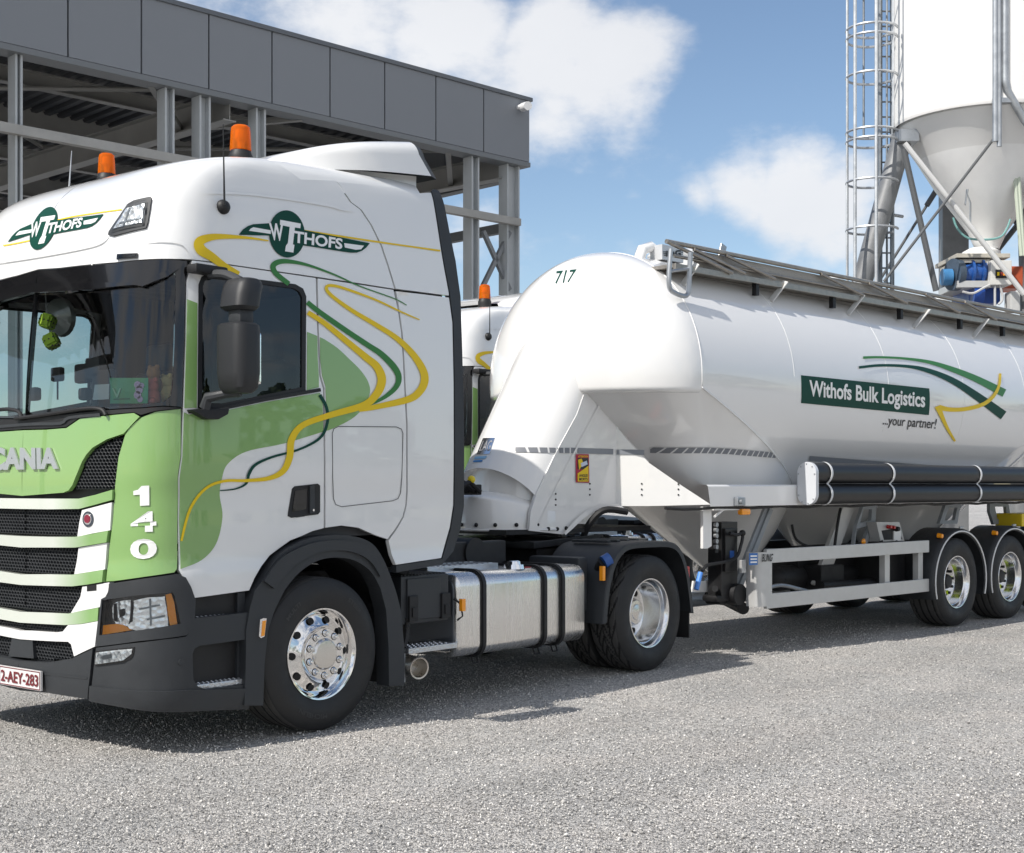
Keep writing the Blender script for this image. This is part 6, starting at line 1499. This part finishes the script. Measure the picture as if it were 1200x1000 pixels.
# ------------------------------------------------------------------ silos
SD = 24.0; SS = FPX/SD
def sp(x, y, dd=0.0): return CAM+raydir(x, y)*(SD+dd)
right = Vector((cos(TH), -sin(TH), 0)); fwd = Vector((sin(TH), cos(TH), 0))
SILOW = mat('silo_white', (.80, .79, .77), .38, bump=.06, bscale=1.2, var=.03, vscale=.8)
CONEW = mat('cone_white', (.90, .895, .88), .35, bump=.35, bscale=2.2, var=.05, vscale=1.6)
LEGM = mat('silo_leg_grey', (.22, .225, .23), .42, metal=.3, var=.2, vscale=2.5)
BRACE = mat('silo_brace', (.10, .105, .11), .5)
def silo(axis_px, label, full=True, rpx=109):
    c = sp(axis_px, 569); c.z = 0; R = rpx/SS; zc = sp(axis_px, 147).z
    root = thing('silo', label, 'silo', c, -TH, 'white silos beside the hall')   # local x = to the right, y = away
    T = root
    mb = MB(); mb.lathe([(-.04, R*.99), (0, R*1.0), (.03, R), (9.5, R), (9.6, R*.98), (10.6, 0)], (0, 0, zc), (0, 0, 1), 72); mb.build('silo_shell', SILOW, T, 30)
    zo = sp(axis_px, 293).z
    mb = MB(); mb.lathe([(0, R*.95), (-.06, R*.95), (-.12, R*.91), (-.62, R*.715)], (0, 0, zc), (0, 0, 1), 64); mb.build('silo_cone', SILOW, T, 40)
    mb = MB(); mb.lathe([(-.60, R*.723), (-.64, R*.708), (-1.07, R*.545), (-1.51, R*.35), (-1.86, R*.20), (zo-zc, R*.12)], (0, 0, zc), (0, 0, 1), 64); mb.build('cone_sunlit_part', CONEW, T, 40)  # whiter lower cone: sunlight below the drum's shadow edge put into the colour
    if not full:
        for k, a in enumerate((205, 335, 75)):
            a = radians(a); t = Vector((R*.97*cos(a), R*.97*sin(a), zc-.02)); b = Vector((R*1.32*cos(a), R*1.32*sin(a), 0))
            mb = MB(); mb.cyl(b, t, .17, n=18); mb.box((b.x-.3, b.y-.3, 0), (b.x+.3, b.y+.3, .03)); mb.build('silo_leg', LEGM, T, 40)
    return root, R, zc, zo, T
S1, SR, SZC, SZO, ST = silo(1157, 'white silo with caged ladder on its left and blue rotary valve under its cone', True)
def sl(x, y, dy=0.0):     # photo pixel -> silo local coords at local depth dy
    p = CAM+raydir(x, y)*(SD+dy); d = p-Vector(S1.location); return Vector((d.dot(right), dy, d.z))
for p, q, r, m_, dy in (((1059, 175), (1097, 341), .05, BRACE, -.9), ((1182, 140), (1036, 330), .024, BRACE, -1.25), ((1098, 222), (1086, 241), .05, BRACE, 1.2), ((1086, 241), (1030, 330), .026, BRACE, 1.2), ((1060, 168), (1200, 345), .045, mat('strut_white', (.62, .62, .61), .4), -1.15), ((1170, 230), (1196, 268), .05, BRACE, 1.0), ((1197, 258), (1140, 330), .05, BRACE, .9)):
    a, b = sl(*p, dy), sl(*q, dy); mb = MB(); mb.cyl(a, b, r, n=10); mb.build('silo_brace', m_, ST)
for p, q, r, dy in (((1058, 160), (944, 569), .175, -.15), ((1202, 128), (1213, 569), .18, .3)):
    a, b = sl(*p, dy), sl(*q, dy); b = a+(b-a)*(a.z/(a.z-b.z)); mb = MB(); mb.cyl(b, a, r, n=20); mb.box((b.x-.3, b.y-.3, 0), (b.x+.3, b.y+.3, .03)); mb.build('silo_leg', LEGM, ST, 40)
a = sl(1060, 158, -.25); mb = MB(); mb.box(a-Vector((.16, .2, .16)), a+Vector((.2, .2, .05)), .02); mb.build('leg_bracket', STEEL, ST)
# pipes down the shell
for x, y0, y1, r in ((1166.5, -60, 166, .05), (1171, -60, 172, .04), (1178, -60, 96, .06)):
    a, b = sl(x, y0, -SR*.99), sl(x, y1, -SR*.99); mb = MB(); mb.cyl(a, b, r, n=12); mb.build('filling_pipe', STEEL, ST)
mb = MB(); mb.tube([sl(1178, 95, -SR*.99), sl(1180, 106, -SR*.99), sl(1200, 140, -SR*.95), sl(1225, 175, -SR*.9)], .065, 12); mb.build('filling_pipe', STEEL, ST)
mb = MB(); mb.box(sl(1164, 120, -SR*1.0), sl(1184, 116, -SR*.95)); mb.build('pipe_bracket', STEEL, ST)
mb = MB(); mb.tube([sl(x, y, -SR*.55) for x, y in ((1167, 185), (1172, 190), (1180, 178), (1186, 174))], .025, 8); mb.build('cable', STEEL, ST)
mb = MB(); mb.tube([sl(x, y, -SR*.55) for x, y in ((1134, 222), (1131, 240), (1132.5, 223), (1137, 238), (1137, 262))], .018, 6); mb.build('cable', STEEL, ST)
mb = MB(); mb.tube([sl(x, y, -SR*.6) for x, y in PXs(((1117, 255), (1122, 268), (1134, 279), (1155, 281), (1172, 278), (1180, 268), (1184, 257)), 4)], .018, 6); mb.build('air_hose', mat('hose_teal', (.18, .38, .36), .5), ST)
mb = MB(); mb.tube([sl(1187, 170, -SR*.5), sl(1190, 215, -SR*.5), sl(1197, 300, -SR*.5)], .035, 8); mb.tube([sl(1191, 170, -SR*.5), sl(1194, 215, -SR*.5), sl(1200, 300, -SR*.5)], .035, 8); mb.build('hose_bundle', mat('hose_pale', (.5, .55, .45), .6), ST)
# rotary valve and drive below the cone
D0 = -.55
def bx(x0, y0, x1, y1, d0, d1, bev=.01, mb=None):
    a, b = sl(x0, y1, d0), sl(x1, y0, d0); mb = mb or MB(); mb.box((a.x, d0, a.z), (b.x, d1, b.z), bev); return mb
b = bx(1121, 297, 1184, 302, -.7, .5); bx(1140, 302, 1160, 310, -.5, .4, .01, b); bx(1122, 304, 1160, 308, -.66, .3, .01, b); VB = b.build('valve_platform', mat('beige_steel', (.46, .43, .37), .5, var=.2, vscale=4), ST)
mb = MB(); a = sl(1150, 302, 0); mb.lathe([(0, SR*.13), (-.06, SR*.20), (-.14, SR*.2), (-.14, 0)], (a.x, 0, SZO+.02), (0, 0, 1), 24); mb.build('cone_collar', CONEW, ST)
mb = MB(); a, b = sl(1112, 322, D0), sl(1128, 322, D0)
mb.cyl((a.x+.05, D0, a.z), (b.x-.07, D0+.03, b.z), .27, n=28); VW = mb.build('drive_guard', mat('guard_blue_grey', (.06, .085, .12), .4, var=.2, vscale=6), ST)
mb = MB(); mb.cyl(sl(1104, 325, D0), sl(1115, 325, D0), .14, n=16); mb.build('drive_motor', mat('motor_blue', (.05, .20, .42), .4, var=.2, vscale=8), ST)
mb = MB(); mb.cyl(sl(1128, 322, D0), sl(1160, 318, D0), .17, n=16); mb.cyl(sl(1136, 320, D0), sl(1139, 320, D0), .23, n=16); mb.cyl(sl(1148, 319, D0), sl(1151, 319, D0), .22, n=16); bx(1145, 308, 1162, 328, -.45, .3, .03, mb); bx(1127, 324, 1160, 329, -.6, -.2, .02, mb); mb.build('gearbox', BLUEP, ST)
bx(1122, 329, 1162, 337, -.75, .3, .01).build('drive_tray', FRAMEALU, ST)
mb = bx(1136, 337, 1173, 356, -.5, .4, .04); mb.cyl(sl(1138, 345, D0), sl(1150, 345, D0), .2, n=16); mb.build('rotary_valve', mat('deep_blue', (.01, .06, .30), .4, var=.2, vscale=8), ST)
mb = bx(1161, 305, 1186, 334, -.85, -.45, .02); CBX = mb.build('control_cabinet', mat('cabinet_grey', (.62, .61, .58), .45, var=.06), ST)
bx(1167, 316, 1180, 326, -.87, -.85, .005).build('cabinet_window', BLACK, CBX)
for x, c_ in ((1170, YELLOW), (1174, mat('dark_red', (.25, .03, .02), .5)), (1177, ORANGE)):
    bx(x-1.2, 319, x+1.2, 323, -.89, -.87, .0).build('cabinet_switch', c_, CBX)
bx(1176, 312, 1199, 338, -.3, .25, .02).build('red_housing', mat('housing_red', (.50, .10, .04), .45, var=.1), ST)
mb = MB()
for pts in (((1128, 342), (1140, 344), (1152, 338), (1160, 334)), ((1166, 335), (1166, 350), (1166, 360)), ((1172, 335), (1175, 350), (1170, 357))):
    mb = MB(); mb.tube([sl(x, y, -.8) for x, y in PXs(pts, 4)], .02, 6); mb.build('cable', mat('cable_pale', (.5, .5, .5), .5), ST)
mb = bx(1184, 341, 1196, 365, -.9, -.6, .03); mb.build('hanging_bag', mat('bag_grey', (.5, .5, .49), .7, bump=.5, bscale=6), ST)
# square post behind the cone
mb = MB(); a, b = sl(1117, 130, 1.5), sl(1113, 700, 1.5); mb.box((a.x-.24, 1.35, 0), (a.x+.24, 1.6, a.z), .01); mb.build('silo_leg', LEGM, ST)
# caged ladder
LX0, LX1 = 1031.5, 1045.5
def lz(y): return sl(1030, y, 0).z
ld = MB()
for x in (LX0, LX1):
    a, b = sl(x, -60, .1), sl(x, 569, .1); ld.cyl((a.x, .1, .3), (a.x, .1, a.z), .045, n=8)
LAD = ld.build('ladder_stile', mat('ladder_steel', (.22, .24, .26), .4, metal=.6), ST) if False else None
lad_m = mat('ladder_steel', (.24, .26, .28), .4, metal=.6, var=.2, vscale=5)
for x in (LX0, LX1):
    a = sl(x, -60, .1); mb = MB(); mb.cyl((a.x, .1, .3), (a.x, .1, a.z), .04, n=8); mb.build('ladder_stile', lad_m, ST)
a, b = sl(LX0, 100, .1), sl(LX1, 100, .1); z = 3.0; RG_ = MB()
while z < sl(LX0, -50, .1).z:
    mb = MB(); mb.cyl((a.x, .1, z), (b.x, .1, z), .016, n=6); mb.build('rung', lad_m, ST); z += .262
cx_ = (a.x+b.x)/2-.0; cyv = -.0
hoopc = Vector(((sl(987, 100, 0).x+sl(1048, 100, 0).x)/2, -.25, 0)); HRX = (sl(1046, 100, 0).x-sl(988, 100, 0).x)/2
cage_m = mat('cage_galvanised', (.50, .52, .54), .4, metal=.6, var=.15, vscale=5)
for y in (-40, 41, 96, 160, 218, 273):
    z = lz(y); n_ = 28
    for dz in ((0, .16) if y in (41, 160) else (0,)):
        mb = MB(); mb.tube([(hoopc.x+HRX*cos(radians(20+320*k/n_)), hoopc.y+.42*sin(radians(20+320*k/n_)), z-dz) for k in range(n_+1)], .022, 6); mb.build('cage_hoop', cage_m, ST)
for deg in (40, 95, 150, 180, 215, 265, 310):
    a = radians(deg); mb = MB(); mb.cyl((hoopc.x+HRX*cos(a), hoopc.y+.42*sin(a), 3.6 if deg not in (95, 310) else lz(160)), (hoopc.x+HRX*cos(a), hoopc.y+.42*sin(a), lz(-50)), .020 if deg not in (215, 265) else .03, n=6); mb.build('cage_bar', cage_m if deg > 170 else lad_m, ST)
for y in (100, 150, 250):
    z = lz(y); mb = MB(); mb.cyl((hoopc.x+HRX*.9, .1, z), (hoopc.x+HRX+.25, .3, z), .03, n=6); mb.build('ladder_bracket', cage_m, ST)
S2, *_ = silo(1311, 'white silo at the right edge, only its left flank in view', False, 122)
# ------------------------------------------------------------------ a second truck of the fleet parked behind
P0 = FT.Y(282, 187, .62); tgt = CAM+raydir(568, 356)*((P0.z-CAM.z)*FPX/(PYH-356))
T2 = copy_tree(TRUCK); k_ = Vector((tgt.x-P0.x, tgt.y-P0.y, 0)); T2.location = k_
T2['label'] = 'white and green truck parked behind the tank, mostly hidden, one amber beacon showing'; TRUCK['group'] = T2['group'] = 'white and green trucks of one fleet'
print('second truck at', k_, 'beacon height', P0.z, tgt.z)
# ------------------------------------------------------------------ things inside the cab
def die(loc, rot, size, label):
    b = bmesh.new(); bmesh.ops.create_cube(b, size=size); bmesh.ops.bevel(b, geom=list(b.edges), offset=size*.14, segments=3, affect='EDGES')
    o = finish('plush_die', b, mat('lime_plush', (.58, .86, .07), .8, bump=.1, bscale=300)); tag(o, label, 'dice', 'dice hanging in the windscreen')
    spots = {(0, 0, 1): 1, (0, -1, 0): 5, (-1, 0, 0): 3, (1, 0, 0): 4, (0, 1, 0): 2, (0, 0, -1): 6}
    lay = {1: [(0, 0)], 2: [(-1, -1), (1, 1)], 3: [(-1, -1), (0, 0), (1, 1)], 4: [(-1, -1), (1, 1), (-1, 1), (1, -1)], 5: [(-1, -1), (1, 1), (-1, 1), (1, -1), (0, 0)], 6: [(-1, -1), (-1, 0), (-1, 1), (1, -1), (1, 0), (1, 1)]}
    for nrm, num in spots.items():
        n = Vector(nrm); u = n.orthogonal().normalized(); w = n.cross(u)
        for a, c in lay[num]:
            p = n*(size/2)+u*a*size*.24+w*c*size*.24; mb = MB(); mb.cyl(p-n*.002, p+n*.0015, size*.06, n=10); mb.build('pip', INK, o)
    o.location = loc; o.rotation_euler = rot; return o
d1 = FT.X(56, 377, -1.235); d2 = FT.X(60.5, 400, -1.235)
die(d1, (.25, .20, .45), .088, 'upper lime green plush die hanging behind the windscreen')
die(d2, (-.5, .25, .6), .088, 'lower lime green plush die hanging behind the windscreen')
mb = MB(); mb.tube([FT.X(53, 343, -1.235), d1, d2], .004, 6); o = mb.build('dice_cord', mat('cord_grey', (.4, .4, .4), .7)); tag(o, 'thin grey cord holding two green dice in the windscreen', 'cord')
def card(name, pts, X, m, label, cat):
    Pn = XP(FT, X); o = shell(name, Pn, [PX(Pn, pts)], m, None, 0, .003, .2, 0); tag(o, label, cat); return o
CG = card('green_card', [(128.5, 443), (173.5, 443), (173, 473), (129, 473)], -1.17, mat('card_green', (.09, .42, .19), .35, coat=.5), 'green card with a purple flower propped inside the windscreen', 'card')
Pq = XP(FT, -1.175)
for (x, y, r) in ((161, 451, 4), (163, 457, 4.5), (161, 463, 4.5), (164, 468, 3.5), (166, 452, 3)): poly_decal('flower', Pq, [(x+r*cos(k*pi/4), y+r*1.1*sin(k*pi/4)) for k in range(8)], mat('flower_lilac', (.55, .45, .68), .6), CG, .0, 0, .1, .001)
poly_decal('card_script', Pq, [(133, 455), (137, 462), (140, 455), (142, 455), (138, 466), (136, 466), (131.5, 455)], mat('card_pale', (.3, .62, .4), .5), CG, 0, 0, .1, .001)
poly_decal('card_script', Pq, [(133, 467.5), (152, 466.5), (152, 468), (133, 469)], mat('card_ink', (.03, .18, .09), .5), CG, 0, 0, .1, .001)
card('white_card', [(111, 451), (128, 450), (127.5, 468), (108.5, 469)], -1.18, mat('card_white', (.55, .66, .68), .4), 'pale blue and white card left of the green card in the windscreen', 'card')
def plush(px, py, X, cols, label):
    c = FT.X(px, py, X); mb = MB(); mb.sph(c, .055, 14, (1, 1, 1.15)); mb.sph(c+Vector((0, 0, .075)), .043, 14); mb.sph(c+Vector((0, .035, .11)), .016, 8); mb.sph(c+Vector((0, -.035, .11)), .016, 8)
    mb.sph(c+Vector((-.03, .045, -.02)), .024, 8); mb.sph(c+Vector((-.03, -.045, -.02)), .024, 8)
    o = mb.build('plush_toy', mat('plush_%s' % cols[3], cols[:3], .95, bump=.7, bscale=300)); tag(o, label, 'soft toy'); return o
plush(180, 452, -1.06, (.30, .17, .08, 'brown'), 'small brown plush toy on the dashboard beside the green card')
plush(178, 467, -1.10, (.55, .16, .14, 'red'), 'small red plush toy low in the windscreen corner')
plush(195, 462, -.98, (.62, .50, .22, 'tan'), 'small tan plush toy at the windscreen edge')
# view mirror, gadgets on the dashboard belong to the truck
c = FT.X(67.5, 439, -1.2); mb = MB(); mb.box(c+Vector((-.02, -.055, -.045)), c+Vector((.02, .055, .045)), .015); mb.tube([c, c+Vector((0, 0, -.16))], .006, 6); mb.build('front_view_mirror', BLACK, TRUCK)
for px, py, r in ((98, 438, .07), (112, 432, .08), (122, 450, .10), (40, 462, .05), (100, 462, .045)):
    c = FT.X(px, py, -1.0); mb = MB(); mb.box(c-Vector((.03, r, r*.9)), c+Vector((.03, r, r*.9)), .02); mb.build('dash_gadget', INTERIOR, TRUCK)
mb = MB(); c = FT.X(72, 372, -1.05); mb.lathe([(0, 0), (-.01, .12), (.0, .13), (.03, .12), (.05, .05), (.06, 0)], c, (-1, -.2, -.1), 20); mb.build('ceiling_lamp', mat('lamp_glass', (.20, .22, .21), .15, coat=.5), TRUCK)
# far trees and scrub on the camera's side of the yard (seen mirrored in paint, glass and chrome)
def far_wood():
    rnd = random.Random(11); bm = bmesh.new()
    for i in range(46):
        a = radians(-200+i*5.4+rnd.uniform(-2, 2)); d = rnd.uniform(70, 95); cx, cy = CAM.x+d*cos(a), CAM.y+d*sin(a)
        if cy > CAM.y-15: continue
        h = rnd.uniform(7, 15); r = rnd.uniform(2.6, 4.6)
        for k in range(420):
            th = rnd.uniform(0, 2*pi); q = rnd.random()**.4; zz = rnd.uniform(.1, 1)
            rr = r*q*sin(pi*min(1, .12+zz*.9))**.6; p = Vector((cx+rr*cos(th), cy+rr*sin(th), h*zz))
            s_ = rnd.uniform(.25, .6); u = Vector((rnd.uniform(-1, 1), rnd.uniform(-1, 1), rnd.uniform(-1, 1))).normalized()*s_; w = u.orthogonal().normalized()*s_*.8
            bm.faces.new([bm.verts.new(p+x) for x in (u, w, -u, -w)])
        v = [bm.verts.new(Vector((cx+.25*cos(t), cy+.25*sin(t), 0))) for t in (0, 2, 4)]+[bm.verts.new(Vector((cx, cy, h*.6)))]
        for i0, i1 in ((0, 1), (1, 2), (2, 0)): bm.faces.new((v[i0], v[i1], v[3]))
    me = bpy.data.meshes.new('far_wood'); bm.to_mesh(me); bm.free()
    o = link('far_wood', me, mat('foliage', (.055, .085, .030), .7, var=.45, vscale=.6), None); o['kind'] = 'stuff'; o['label'] = 'far dark green wood beyond the yard'; o['category'] = 'wood'
far_wood()
